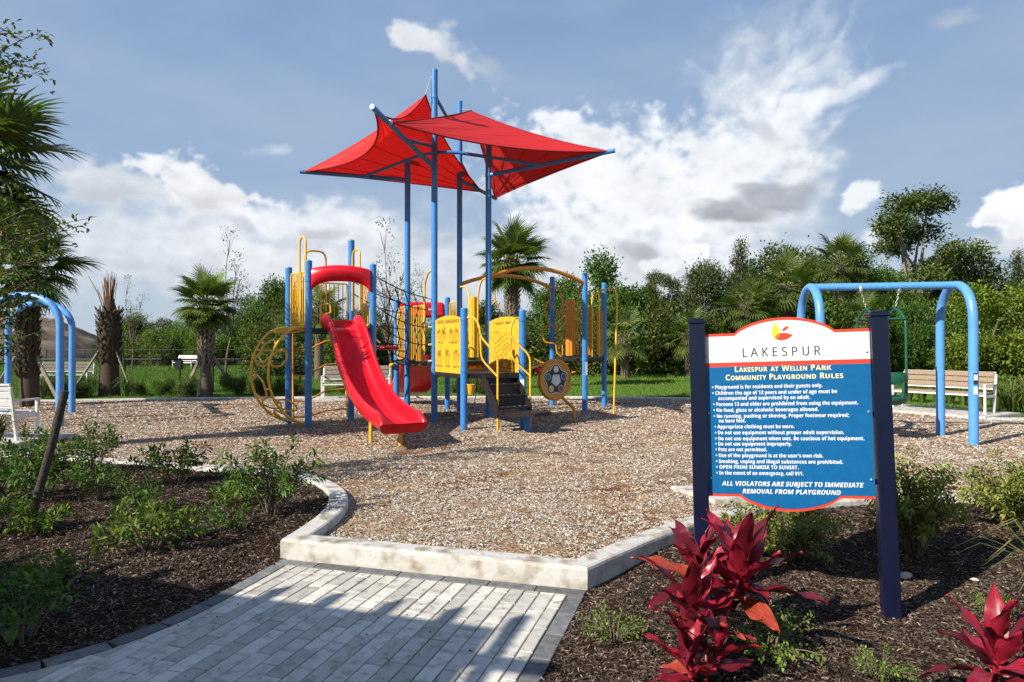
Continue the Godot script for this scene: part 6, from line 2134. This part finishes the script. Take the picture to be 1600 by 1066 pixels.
func make_trees() -> void:
	var at := func(px: float, d: float) -> Vector3: return W((px - 800.0) * d / 1066.0, d, -0.05)
	var tall := func(py: float, d: float) -> float: return 1.5 + (540.0 - py) * d / 1066.0
	var gw := "trees in the wood behind the right lawn"
	var gl := "trees beyond the fenced left lawn"
	# [kind, pixel column, distance, top row, width factor, turn, label, pale bark]
	for e in [
		["open_a", 1432, 40, 297, 1.25, 0.4, "tallest tree of the wood, open grey-green crown on pale limbs", true],
		["cone", 1157, 41, 366, 0.8, 0.0, "pointed conifer-like tree above the thicket behind the sign", false],
		["round_b", 1215, 42, 383, 0.95, 1.0, "rounded olive tree between the pointed tree and the tall wild palm", false],
		["round_a", 1335, 41, 388, 0.95, 2.1, "dark rounded tree just right of the tall wild palm", false],
		["round_d", 1100, 37, 408, 0.85, 0.7, "silvery-leaved tree left of the pointed tree", true],
		["open_b", 1030, 39, 424, 0.8, 2.2, "loose light tree above the left end of the sign", true],
		["round_c", 945, 38, 398, 0.9, 3.0, "full green tree standing behind the fire pole", false],
		["round_a", 885, 42, 432, 0.8, 4.0, "dark tree top showing behind the overhead arches", false],
		["round_d", 1000, 42, 446, 0.9, 5.1, "grey-green tree filling the gap right of the fire pole", false],
		["round_b", 1275, 40, 408, 0.85, 0.3, "olive tree behind the broad wild palm", false],
		["round_c", 1378, 37, 418, 0.8, 1.4, "green tree under the tallest tree, on its left", false],
		["round_a", 1490, 43, 392, 0.85, 2.6, "dark tree top right of the tallest tree", false],
		["round_b", 1540, 41, 402, 0.85, 3.3, "olive tree with a bare pole beside it near the right edge", false],
		["cone", 1592, 42, 385, 0.9, 0.9, "slender tree at the right edge of the wood", false],
		["bright", 1545, 27, 440, 0.95, 0.2, "sunlit yellow-green bush tree behind the right bench", false],
		["bright", 1625, 26, 430, 0.9, 1.9, "yellow-green bush tree cut by the right edge", false],
		["round_c", 1435, 34, 470, 0.75, 4.4, "shaded tree under the swing beam", false],
		["round_a", 1060, 40, 455, 0.9, 1.2, "dark tree behind the sign's left post", false],
		["round_c", 840, 45, 455, 0.85, 0.5, "green tree behind the tall cabbage palm", false]]:
		tree(e[0], e[6], at.call(e[1], e[2]), tall.call(e[3], e[2]), e[4], e[5], gw, e[7])
	for e in [
		["round_a", 425, 44, 436, 0.9, 0.2, "dark broad tree just left of the climbing tower"],
		["round_c", 385, 47, 462, 0.95, 1.2, "green tree behind the bushy palm's right side"],
		["round_b", 465, 42, 452, 0.85, 2.2, "olive tree behind the climbing tower"],
		["round_c", 520, 46, 470, 0.95, 3.4, "green tree seen under the tower deck"],
		["round_a", 575, 44, 478, 0.9, 4.1, "dark tree seen between tower and net bridge"],
		["round_c", 300, 55, 490, 1.1, 0.8, "low green tree left of the bushy palm"],
		["round_b", 255, 57, 497, 1.1, 1.8, "low olive tree in the middle of the left tree line"],
		["round_a", 215, 58, 492, 1.1, 2.8, "dark low tree right of the tied palm"],
		["sparse", 352, 36, 345, 0.85, 0.0, "thin bare-topped tree rising behind the bushy palm"],
		["sparse", 205, 40, 425, 0.9, 1.3, "thin twiggy tree right of the tied palm"],
		["sparse", 612, 26, 335, 0.8, 2.2, "thin twiggy tree rising behind the net bridge"],
		["sparse", 660, 30, 420, 0.9, 3.1, "thin young tree behind the back slide's hood"],
		["round_d", 640, 44, 490, 0.9, 3.3, "grey-green tree behind the back slide"],
		["round_c", 700, 46, 480, 0.9, 5.3, "green tree behind the sign language panel"],
		["round_a", 765, 44, 470, 0.9, 2.3, "dark tree behind the maze panel"]]:
		tree(e[0], e[6], at.call(e[1], e[2]), tall.call(e[3], e[2]), e[4], e[5], gl)
	# undergrowth along the foot of the wood: bushes nothing tells apart
	var r := RandomNumberGenerator.new()
	r.seed = 91
	for i in 26:
		var px := 815.0 + i * 31.0 + r.randf_range(-10, 10)
		var d := r.randf_range(34.5, 37.5)
		tree("thicket" if i % 3 else "thicket_b", "leafy bush in the unbroken thicket along the right lawn", at.call(px, d), r.randf_range(1.7, 4.6), r.randf_range(0.7, 1.25), r.randf() * TAU, "thicket bushes along the right lawn", false, "thicket_bush", "bush")
	for i in 15:
		var px := 430.0 + i * 27.0 + r.randf_range(-8, 8)
		var d := r.randf_range(33.0, 38.0)
		tree("thicket" if i % 2 else "thicket_b", "leafy bush in the hedge behind the play structure", at.call(px, d), r.randf_range(2.0, 3.2), r.randf_range(0.85, 1.15), r.randf() * TAU, "hedge bushes behind the play structure", false, "hedge_bush", "bush")
	for i in 9:
		var px := 190.0 + i * 30.0 + r.randf_range(-8, 8)
		tree("thicket" if i % 2 else "thicket_b", "low bush along the far fence of the left lawn", at.call(px, r.randf_range(50.0, 54.0)), r.randf_range(1.8, 3.0), r.randf_range(0.9, 1.3), r.randf() * TAU, "bushes along the far fence", false, "hedge_bush", "bush")
	# planting strip beyond the far kerb
	for e in [[215, 20.6, 0.5], [255, 20.4, 0.62], [292, 20.3, 0.7], [365, 20.4, 0.75], [410, 20.6, 0.8], [445, 20.8, 0.7], [470, 20.9, 0.6], [130, 19.9, 0.7], [90, 19.6, 0.85], [575, 21.2, 0.6], [720, 21.5, 0.7], [750, 21.3, 0.8], [545, 21.3, 0.8]]:
		tree("thicket" if int(e[0]) % 2 else "thicket_b", "low green shrub in the planting strip beyond the far kerb", at.call(e[0], e[1]), e[2], 0.8, e[0], "shrubs in the far planting strip", false, "low_shrub", "shrub")
	for e in [[1556, 15.9, 0.85], [1580, 15.2, 0.9], [1610, 14.8, 0.95], [1420, 18.2, 0.75], [1440, 18.0, 0.8], [1465, 17.7, 0.8], [1485, 17.4, 0.85], [1505, 17.0, 0.8], [1535, 16.6, 0.85], [1570, 16.4, 0.9], [1600, 15.8, 0.95], [1395, 18.6, 0.7]]:
		grass_clump("strappy green clump in the strip behind the right bench", at.call(e[0], e[1]) + Vector3(0, 0.03, 0), e[2], 90, Color(0.09, 0.14, 0.025), "clumps behind the right bench", int(e[0]))
	# near leafy tree, its trunk just outside the left edge
	var near := thing("leafy_tree", "small-leaved tree reaching in from the left edge in front of the palms", "tree", W(-5.35, 6.3, -0.03))
	var g := G.new()
	g.tube(curve([Vector3(0, -0.1, 0), Vector3(0.05, 0.8, 0), Vector3(0, 1.5, 0.05), Vector3(-0.05, 3.0, 0), Vector3(0.0, 4.2, 0.05)], 4), 0.06, 9, 0.03)
	var lg := G.new()
	lg.colored = true
	r.seed = 37
	for e in [[62, 48, 0.35], [45, 88, 0.4], [20, 100, 0.45], [10, 40, 0.5], [75, 105, 0.25], [150, 338, 0.2], [60, 318, 0.4], [25, 300, 0.5], [90, 365, 0.4], [105, 390, 0.25], [60, 400, 0.6], [20, 380, 0.7], [75, 430, 0.4], [40, 445, 0.6], [10, 430, 0.7], [30, 490, 0.45], [55, 520, 0.3], [12, 545, 0.5], [5, 480, 0.6], [-30, 420, 0.8], [-40, 520, 0.8], [-40, 330, 0.7], [-30, 90, 0.7], [-60, 200, 0.6], [-80, 300, 0.7], [-100, 450, 0.8], [-90, 120, 0.7], [30, 345, 0.5], [70, 455, 0.35], [120, 350, 0.25], [15, 355, 0.6]]:
		var d := r.randf_range(5.7, 6.6)
		var tip := W((e[0] - 800.0) * d / 1066.0, d, 1.5 + (540.0 - e[1]) * d / 1066.0) - near.position
		var from := Vector3(0, clampf(tip.y - 0.75, 0.9, 3.6), 0)
		var path := curve([from, from.lerp(tip, 0.5) + Vector3(0, 0.16, 0), tip], 6)
		g.tube(path, 0.010, 5, 0.002)
		for k in int(150 * e[2]):
			var f := pow(r.randf(), 0.62)
			var b: Vector3 = path[int(f * (path.size() - 1))]
			b += Vector3(r.randfn(), r.randfn() * 0.75, r.randfn()) * 0.10 * (0.45 + e[2])
			var dd := Vector3(r.randfn(), r.randfn() * 0.5 + 0.1, r.randfn()).normalized()
			if k % 6 == 0: g.tube([path[int(f * (path.size() - 1))], b], 0.003, 4, 0.0015)
			var kk := r.randf_range(0.7, 1.35)
			var c := Color(0.085, 0.125, 0.024)
			if r.randf() < 0.25: c = Color(0.15, 0.16, 0.032)
			lg.tint = Color(c.r * kk, c.g * kk, c.b * kk)
			for q in 3:
				leaf_quad(lg, b + dd * 0.01 * q, (dd + Vector3(r.randfn(), r.randfn() * 0.6, r.randfn()) * 0.8).normalized(), (Vector3.UP + Vector3(r.randfn(), 0, r.randfn()) * 0.4).normalized(), r.randf_range(0.038, 0.062), r.randf_range(0.02, 0.03))
	part("trunk", g.mesh(), M.bark, near)
	part("crown", lg.mesh(), M.leaf, near)

# ---------------------------------------------------------------- shrubs, grasses
func shrub_mesh(sd: int, w: float, h: float, stems: int, per: int, leaf: float, ratio: float, cols: Array) -> Array:
	var r := RandomNumberGenerator.new()
	r.seed = sd
	var st := G.new()
	var lf := G.new()
	lf.colored = true
	for i in stems:
		var a := TAU * i / stems + r.randf_range(-0.4, 0.4)
		var reach := w * 0.5 * sqrt(r.randf_range(0.08, 1.0))
		var top := Vector3(cos(a) * reach, h * r.randf_range(0.4, 1.12) * (1.0 - 0.35 * pow(reach / (w * 0.5), 2.0)), sin(a) * reach)
		var base := Vector3(cos(a), 0, sin(a)) * 0.04 * w
		var path := curve([base - Vector3(0, 0.04, 0), base.lerp(top, 0.45) + Vector3(0, h * 0.14, 0), top], 5)
		st.tube(path, 0.0065, 5, 0.0022)
		var tone := r.randf_range(0.8, 1.25)
		for k in per:
			var f := lerpf(0.25, 1.0, pow(float(k) / per, 0.8))
			var idx := f * (path.size() - 1)
			var p: Vector3 = path[int(idx)].lerp(path[mini(int(idx) + 1, path.size() - 1)], idx - int(idx))
			var ax: Vector3 = (path[mini(int(idx) + 1, path.size() - 1)] - path[maxi(int(idx) - 1, 0)]).normalized()
			var az := k * 2.4 + r.randf_range(-0.5, 0.5)
			var side := ax.cross(Vector3(cos(az), 0.3, sin(az))).normalized()
			p += side * r.randf_range(0.0, 0.05) * w
			var d := (side + ax * r.randf_range(0.2, 0.9)).normalized()
			var c: Color = cols[r.randi() % cols.size()]
			var kk := tone * r.randf_range(0.75, 1.3)
			lf.tint = Color(c.r * kk, c.g * kk, c.b * kk)
			var l := leaf * r.randf_range(0.7, 1.25)
			leaf_quad(lf, p, d, (Vector3.UP + Vector3(r.randfn(), 0, r.randfn()) * 0.35).normalized(), l, l * ratio)
	return [lf.mesh(), st.mesh()]

func put_shrub(kind: Array, called: String, label: String, x: float, d: float, s: Vector3, turn: float, group: String, m: Material) -> void:
	var o := thing(called, label, "shrub", W(x, d, bed_h(x, d)), turn, group)
	var t := Transform3D(Basis.from_scale(s), Vector3.ZERO)
	part("stems", kind[1], M.bark, o, t)
	part("foliage", kind[0], m, o, t)

func grass_clump(label: String, at: Vector3, h: float, n: int, col: Color, group: String, sd: int) -> void:
	var r := RandomNumberGenerator.new()
	r.seed = sd
	var o := thing("grass_clump", label, "grass clump", at, 0.0, group)
	var g := G.new()
	g.colored = true
	for i in n:
		var a := r.randf() * TAU
		var out := Vector3(cos(a), 0, sin(a))
		var l := h * r.randf_range(0.7, 1.2)
		var lean := r.randf_range(0.15, 0.95)
		var b := out * 0.06 * h
		var pts := [b, b + (out * lean * 0.35 + Vector3.UP) .normalized() * l * 0.5, Vector3.ZERO, Vector3.ZERO]
		pts[2] = pts[1] + (out * lean * 1.1 + Vector3(0, 0.7 - lean * 0.5, 0)).normalized() * l * 0.32
		pts[3] = pts[2] + (out * lean + Vector3(0, 0.1 - lean * 0.8, 0)).normalized() * l * 0.28
		var s := Vector3(-sin(a), 0, cos(a)) * 0.011 * sqrt(h)
		var k := r.randf_range(0.7, 1.3)
		g.tint = Color(col.r * k, col.g * k, col.b * k) if r.randf() < 0.85 else Color(0.22, 0.18, 0.08)
		for q in 3:
			var w0: Vector3 = s * [1.0, 0.9, 0.6][q]
			var w1: Vector3 = s * [0.9, 0.6, 0.05][q]
			g.quad(pts[q] - w0, pts[q] + w0, pts[q + 1] + w1, pts[q + 1] - w1, Vector3.UP)
	part("blades", g.mesh(), M.blade, o)

func make_shrubs() -> void:
	var green := [Color(0.059, 0.119, 0.019), Color(0.081, 0.151, 0.024), Color(0.108, 0.184, 0.033), Color(0.043, 0.092, 0.016)]
	var lime := [Color(0.130, 0.206, 0.030), Color(0.162, 0.227, 0.038), Color(0.092, 0.162, 0.022)]
	var olive := [Color(0.17, 0.215, 0.04), Color(0.22, 0.25, 0.05), Color(0.12, 0.165, 0.03), Color(0.30, 0.27, 0.06)]
	var K := [shrub_mesh(1, 0.95, 0.66, 19, 40, 0.062, 0.42, green), shrub_mesh(2, 1.0, 0.60, 16, 36, 0.070, 0.40, green), shrub_mesh(3, 0.85, 0.45, 13, 38, 0.085, 0.34, lime), shrub_mesh(4, 0.85, 0.62, 44, 80, 0.042, 0.42, olive), shrub_mesh(5, 0.5, 0.22, 18, 34, 0.022, 0.6, lime), shrub_mesh(6, 0.85, 0.5, 44, 80, 0.040, 0.4, olive)]
	var gl := "leafy shrubs in the left mulch bed"
	for e in [[0, "upright green shrub against the kerb, farthest back of the left bed", -4.9, 8.0, 1.0, 1.05, 0.3], [1, "loose green shrub by the kerb, left of the bend", -3.62, 7.35, 1.05, 1.0, 1.3], [0, "large dark green shrub filling the bend of the kerb", -2.12, 6.05, 1.15, 1.2, 2.2],
			[2, "bright lime-green shrub leaning over the mulch beside the path", -2.68, 5.05, 1.0, 1.0, 0.7], [1, "wide green shrub around the leaning pole", -4.65, 6.75, 1.2, 1.05, 3.1], [0, "low green shrub right of the leaning pole", -4.02, 6.6, 0.85, 0.75, 4.0],
			[2, "small lime shrub at the foot of the leaning pole", -3.85, 5.55, 0.7, 0.65, 5.0], [1, "dark shrub in the shade at the left edge", -2.6, 3.62, 1.0, 0.85, 2.9], [1, "green shrub cut by the left edge, mid bed", -4.25, 5.45, 0.9, 0.8, 1.1], [0, "shaded shrub in the lower left corner", -3.05, 3.75, 0.8, 0.7, 4.4], [2, "small pale shrub behind the large dark shrub", -2.55, 6.35, 0.75, 0.75, 3.6],
			[0, "leggy shrub between the pole and the lime-green shrub", -3.35, 6.1, 0.6, 0.6, 0.9], [1, "thin straggling shrub in front of the large dark shrub", -2.35, 5.55, 0.6, 0.5, 5.5], [1, "shrub at the left edge behind the slanting stake", -5.3, 7.4, 1.1, 1.0, 2.0], [0, "shrub against the kerb left of the farthest one", -5.75, 8.1, 1.0, 0.95, 0.1], [2, "low pale shrub in the shade near the path edging", -2.95, 4.35, 0.6, 0.55, 1.9]]:
		put_shrub(K[e[0]], "bed_shrub", e[1], e[2], e[3], Vector3(e[4] * 0.86, e[5] * 0.92, e[4] * 0.86), e[6], gl, M.gloss_leaf)
	var gr := "fine-leaved shrubs in the right mulch bed"
	for e in [[5, "fine-leaved olive shrub behind the lower edge of the sign", 1.98, 5.0, 1.1, 0.85, 0.2], [3, "tall yellow-green shrub behind the sign's right post", 2.98, 5.05, 0.95, 1.15, 1.2], [3, "yellow-green shrub at the kerb near the right edge", 4.15, 5.65, 1.05, 1.0, 2.3], [5, "yellow-green shrub beyond the kerb cut by the right edge", 4.75, 5.9, 1.0, 1.0, 3.4],
			[4, "tiny bright green sprig beside the path corner", 0.55, 3.66, 0.75, 0.8, 0.4], [4, "low green ground shrub right of the red plant", 1.27, 3.4, 1.15, 1.15, 1.6], [4, "small green sprig at the bottom edge under the sign", 1.72, 3.18, 0.6, 0.65, 2.7], [4, "small sprig left of the grass blades at the right edge", 2.72, 3.85, 0.5, 0.8, 0.9], [4, "small sprig behind the red plant, in the sign's shadow", 1.0, 3.75, 0.55, 0.6, 3.9]]:
		put_shrub(K[e[0]], "bed_shrub", e[1], e[2], e[3], Vector3(e[4], e[5], e[4]), e[6], gr, M.leaf)
	grass_clump("arching pale grass at the right edge below the shrubs", W(3.12, 3.95, bed_h(3.1, 3.95)), 0.6, 60, Color(0.14, 0.16, 0.05), "ornamental grasses", 5)
	grass_clump("dry grass clump beside the bench at the left edge", W(-7.25, 9.55, 0.02), 0.65, 110, Color(0.12, 0.13, 0.05), "ornamental grasses", 6)
	grass_clump("grass clump in the strip left of the tied palm", W(-13.2, 19.2, 0.0), 0.75, 90, Color(0.08, 0.11, 0.035), "ornamental grasses", 7)
	grass_clump("grass clump in the strip right of the tied palm", W(-11.3, 20.0, 0.0), 0.75, 90, Color(0.08, 0.11, 0.035), "ornamental grasses", 8)

# ---------------------------------------------------------------- red ti plants
func ti_leaf(sd: int, l: float, w: float, arch: float) -> ArrayMesh:
	# strap-shaped blade along +z, folded along its midrib, arching over and narrowed at both ends
	var r := RandomNumberGenerator.new()
	r.seed = sd
	var g := G.new()
	var rows := []
	var p := Vector3.ZERO
	var ang := 0.0
	var n := 10
	var twist := r.randf_range(-0.3, 0.3)
	for i in n + 1:
		var f := float(i) / n
		var wd := w * 0.5 * pow(sin(PI * clampf(pow(f, 0.92) * 0.90 + 0.10, 0, 1)), 0.85) if f < 0.97 else 0.002
		if f < 0.16: wd = w * 0.5 * lerpf(0.20, 0.42, f / 0.16)
		var d := Vector3(0, sin(-ang), cos(-ang))
		var up := Vector3(0, cos(-ang), -sin(-ang))
		var s := Vector3(1, 0, 0).rotated(d, twist * f)
		up = up.rotated(d, twist * f)
		var fold := 0.42 * (1.0 - 0.6 * f)
		var wave := 0.012 * sin(f * 14.0 + sd)
		rows.append([p - s * wd + up * (wd * fold + wave), p - s * wd * 0.5 + up * wd * fold * 0.42, p, p + s * wd * 0.5 + up * wd * fold * 0.42, p + s * wd + up * (wd * fold - wave)])
		p += d * l / n
		ang += arch / n * (0.4 + 1.3 * f)
	g.grid(n + 1, 5, func(i, j): return rows[i][j])
	# thickness: the underside a millimetre below
	g.grid(n + 1, 5, func(i, j): return rows[i][j] - Vector3(0, 0.0015, 0), Vector3.DOWN)
	return g.mesh()

func make_ti_plants() -> void:
	var shapes := []
	for i in 8: shapes.append(ti_leaf(300 + i, [0.34, 0.38, 0.30, 0.36, 0.40, 0.28, 0.34, 0.37][i], [0.10, 0.112, 0.095, 0.106, 0.116, 0.09, 0.10, 0.108][i], [0.3, 0.55, 0.1, 0.7, 0.4, 0.2, 0.95, 0.25][i]))
	var r := RandomNumberGenerator.new()
	r.seed = 55
	var plant := func(label: String, x: float, d: float, crowns: Array) -> void:
		var o := thing("ti_plant", label, "plant", W(x, d, bed_h(x, d)), 0.0, "red ti plants")
		for c in crowns:
			var top := W(c[0], c[1], c[2]) - o.position
			var foot := Vector3(c[6], -0.04, c[7])
			part("stem", tubed(curve([foot, foot.lerp(top, 0.55) + Vector3(0, 0.05, 0), top + Vector3(0, 0.02, 0)], 5), 0.013, 7, 0.010), M.ti_dark if c[5] < 0.5 else M.ti_crimson, o)
			for i in c[3]:
				var f: float = float(i) / c[3]
				var el := lerpf(1.35, -0.05, pow(f, 0.85)) + r.randf_range(-0.15, 0.15)
				var az: float = i * 2.39996 + r.randf_range(-0.3, 0.3) + c[4]
				var pick := r.randf()
				var m: Material = M.ti_crimson
				if pick < 0.40 - 0.1 * c[5]: m = M.ti_dark
				elif f > 0.6 and pick > 0.80: m = M.ti_coral
				elif f > 0.85 and pick > 0.62: m = M.ti_dry
				var b := Basis(Vector3.UP, az) * Basis(Vector3.RIGHT, -el) * Basis(Vector3(0, 0, 1), r.randf_range(-0.5, 0.5))
				part("leaf", shapes[r.randi() % 8], m, o, Transform3D(b.scaled(Vector3.ONE * r.randf_range(0.75, 1.08) * c[8]), top - Vector3(0, 0.13 * f, 0)))
	# crowns: x, d, h, leaves, turn, brightness, stem foot x, z, leaf scale
	plant.call("tall red ti plant leaning right in front of the sign's left post", 0.90, 3.28, [[1.17, 3.50, 0.315, 24, 0.3, 0.7, 0.06, -0.02, 1.12], [1.0, 3.64, 0.34, 13, 1.7, 0.2, 0.05, -0.05, 0.95]])
	plant.call("lower red ti plant with upright leaves at the bottom edge", 0.82, 3.16, [[0.86, 3.22, 0.27, 17, 0.9, 0.8, 0.02, -0.03, 0.90], [0.80, 3.06, 0.10, 12, 2.2, 0.6, -0.01, 0.05, 0.78], [0.93, 3.10, 0.13, 9, 4.0, 0.3, 0.05, 0.04, 0.72]])
	plant.call("red ti plant rising into the lower right corner", 2.17, 3.08, [[2.17, 3.06, 0.12, 15, 0.4, 1.0, 0.0, 0.0, 1.0], [2.42, 3.12, 0.10, 12, 2.0, 0.5, 0.2, 0.0, 0.95]])

# ---------------------------------------------------------------- poles, litter
func make_small_things() -> void:
	var stake := func(label: String, a: Vector3, b: Vector3, r: float) -> void:
		var o := thing("wooden_stake", label, "stake", a, 0.0, "leaning timber stakes")
		part("pole", tubed(curve([Vector3(0, 0, 0) - (b - a).normalized() * 0.12, (b - a) * 0.5 + Vector3(0.012, 0, 0), b - a], 4), r, 10, r * 0.92), M.weathered_wood, o)
		var g := G.new()
		var m := (b - a) * 0.28
		var d := (b - a).normalized()
		g.tube([m - d * 0.012, m + d * 0.012], r * 1.12, 10)
		part("strap", g.mesh(), M.black_metal, o)
	stake.call("round dark timber stake leaning right in the left bed", W(-3.98, 5.6, -0.03), W(-3.72, 5.68, 1.12), 0.035)
	stake.call("timber stake slanting in at the left edge beside the dry grass", W(-5.0, 6.75, -0.02), W(-5.5, 6.4, 0.95), 0.04)
	stake.call("bare pole standing among the trees near the right edge", W(26.7, 42.0, -0.05), W(26.6, 42.0, 7.2), 0.11)
	# wire hangers of the tree guys, stones and dead leaves on paving and mulch
	var r := RandomNumberGenerator.new()
	r.seed = 66
	var g := G.new()
	g.colored = true
	leaf_quad(g, Vector3(-0.5, 0, 0), Vector3(1, 0.15, 0).normalized(), Vector3.UP, 1.0, 0.5)
	var places := []
	var cols := []
	for i in 150:
		var x := r.randf_range(-2.2, 0.5)
		var d := r.randf_range(3.0, 5.2)
		var on_kerb := absf(d - (5.16 - 0.2967 * (x + 1.63))) < 0.08 and x > -1.6
		var y := PATH_Y + 0.004
		if on_kerb: y = 0.066
		elif d > 5.0 - 0.2967 * (x + 1.63) or x < -1.75 + (d - 5.0) * 0.2 or x > 0.36 + (d - 4.4) * 0.3: continue
		var s := r.randf_range(0.008, 0.022)
		places.append(Transform3D(Basis.from_euler(Vector3(r.randfn(0, 0.3), r.randf() * TAU, r.randfn(0, 0.3))).scaled(Vector3.ONE * s), W(x, d, y)))
		var k := r.randf_range(0.5, 1.2)
		cols.append(Color(0.05 * k, 0.04 * k, 0.03 * k) if r.randf() < 0.75 else Color(0.16 * k, 0.12 * k, 0.05 * k))
	tag(scatter("leaf_litter", g.mesh(), M.shred, places, cols), "scattered crumbs of leaf and bark on the paver path", "litter")
	for e in [[0.30, 4.22, 0.10, 0.4], [-0.62, 3.42, 0.09, 1.9]]:
		var o := thing("fallen_twig", "small forked dry twig lying on the pavers " + ("near the kerb corner" if e[1] > 4.0 else "in the shaded part"), "twig", W(e[0], e[1], PATH_Y + 0.006), e[3])
		var tg := G.new()
		tg.tube([Vector3(-e[2] / 2, 0, 0), Vector3(0, 0.004, 0.006), Vector3(e[2] / 2, 0.002, -0.004)], 0.0022, 5, 0.0012)
		tg.tube([Vector3(0, 0.004, 0.006), Vector3(0.02, 0.003, 0.03)], 0.0016, 5, 0.001)
		tg.tube([Vector3(0.02, 0.004, 0.002), Vector3(0.035, 0.008, -0.028)], 0.0016, 5, 0.001)
		part("wood", tg.mesh(), M.bark, o)
	for e in [[2.66, 4.62, 0.05], [1.30, 4.05, 0.02], [3.05, 4.5, 0.025]]:
		var o := thing("stone", "pale stone lying on the mulch " + ("behind the sign's right post" if e[2] > 0.04 else ("near the red plant" if e[0] < 2.0 else "right of the sign")), "stone", W(e[0], e[1], bed_h(e[0], e[1])), e[0] * 5.0)
		var sg := G.new()
		var nz := FastNoiseLite.new()
		nz.seed = int(e[0] * 100); nz.frequency = 1.2
		sg.grid(9, 14, func(i, j):
			var th: float = PI * i / 8.0
			var ph: float = TAU * j / 13.0
			var q := Vector3(sin(th) * cos(ph) * 1.3, cos(th) * 0.5, sin(th) * sin(ph) * 0.8)
			return q * e[2] * (1.0 + 0.25 * nz.get_noise_3dv(q * 1.5)) + Vector3(0, e[2] * 0.25, 0))
		for i in sg.n.size(): sg.n[i] = (sg.v[i] - Vector3(0, e[2] * 0.25, 0)).normalized()
		part("rock", sg.mesh(), M.concrete, o)
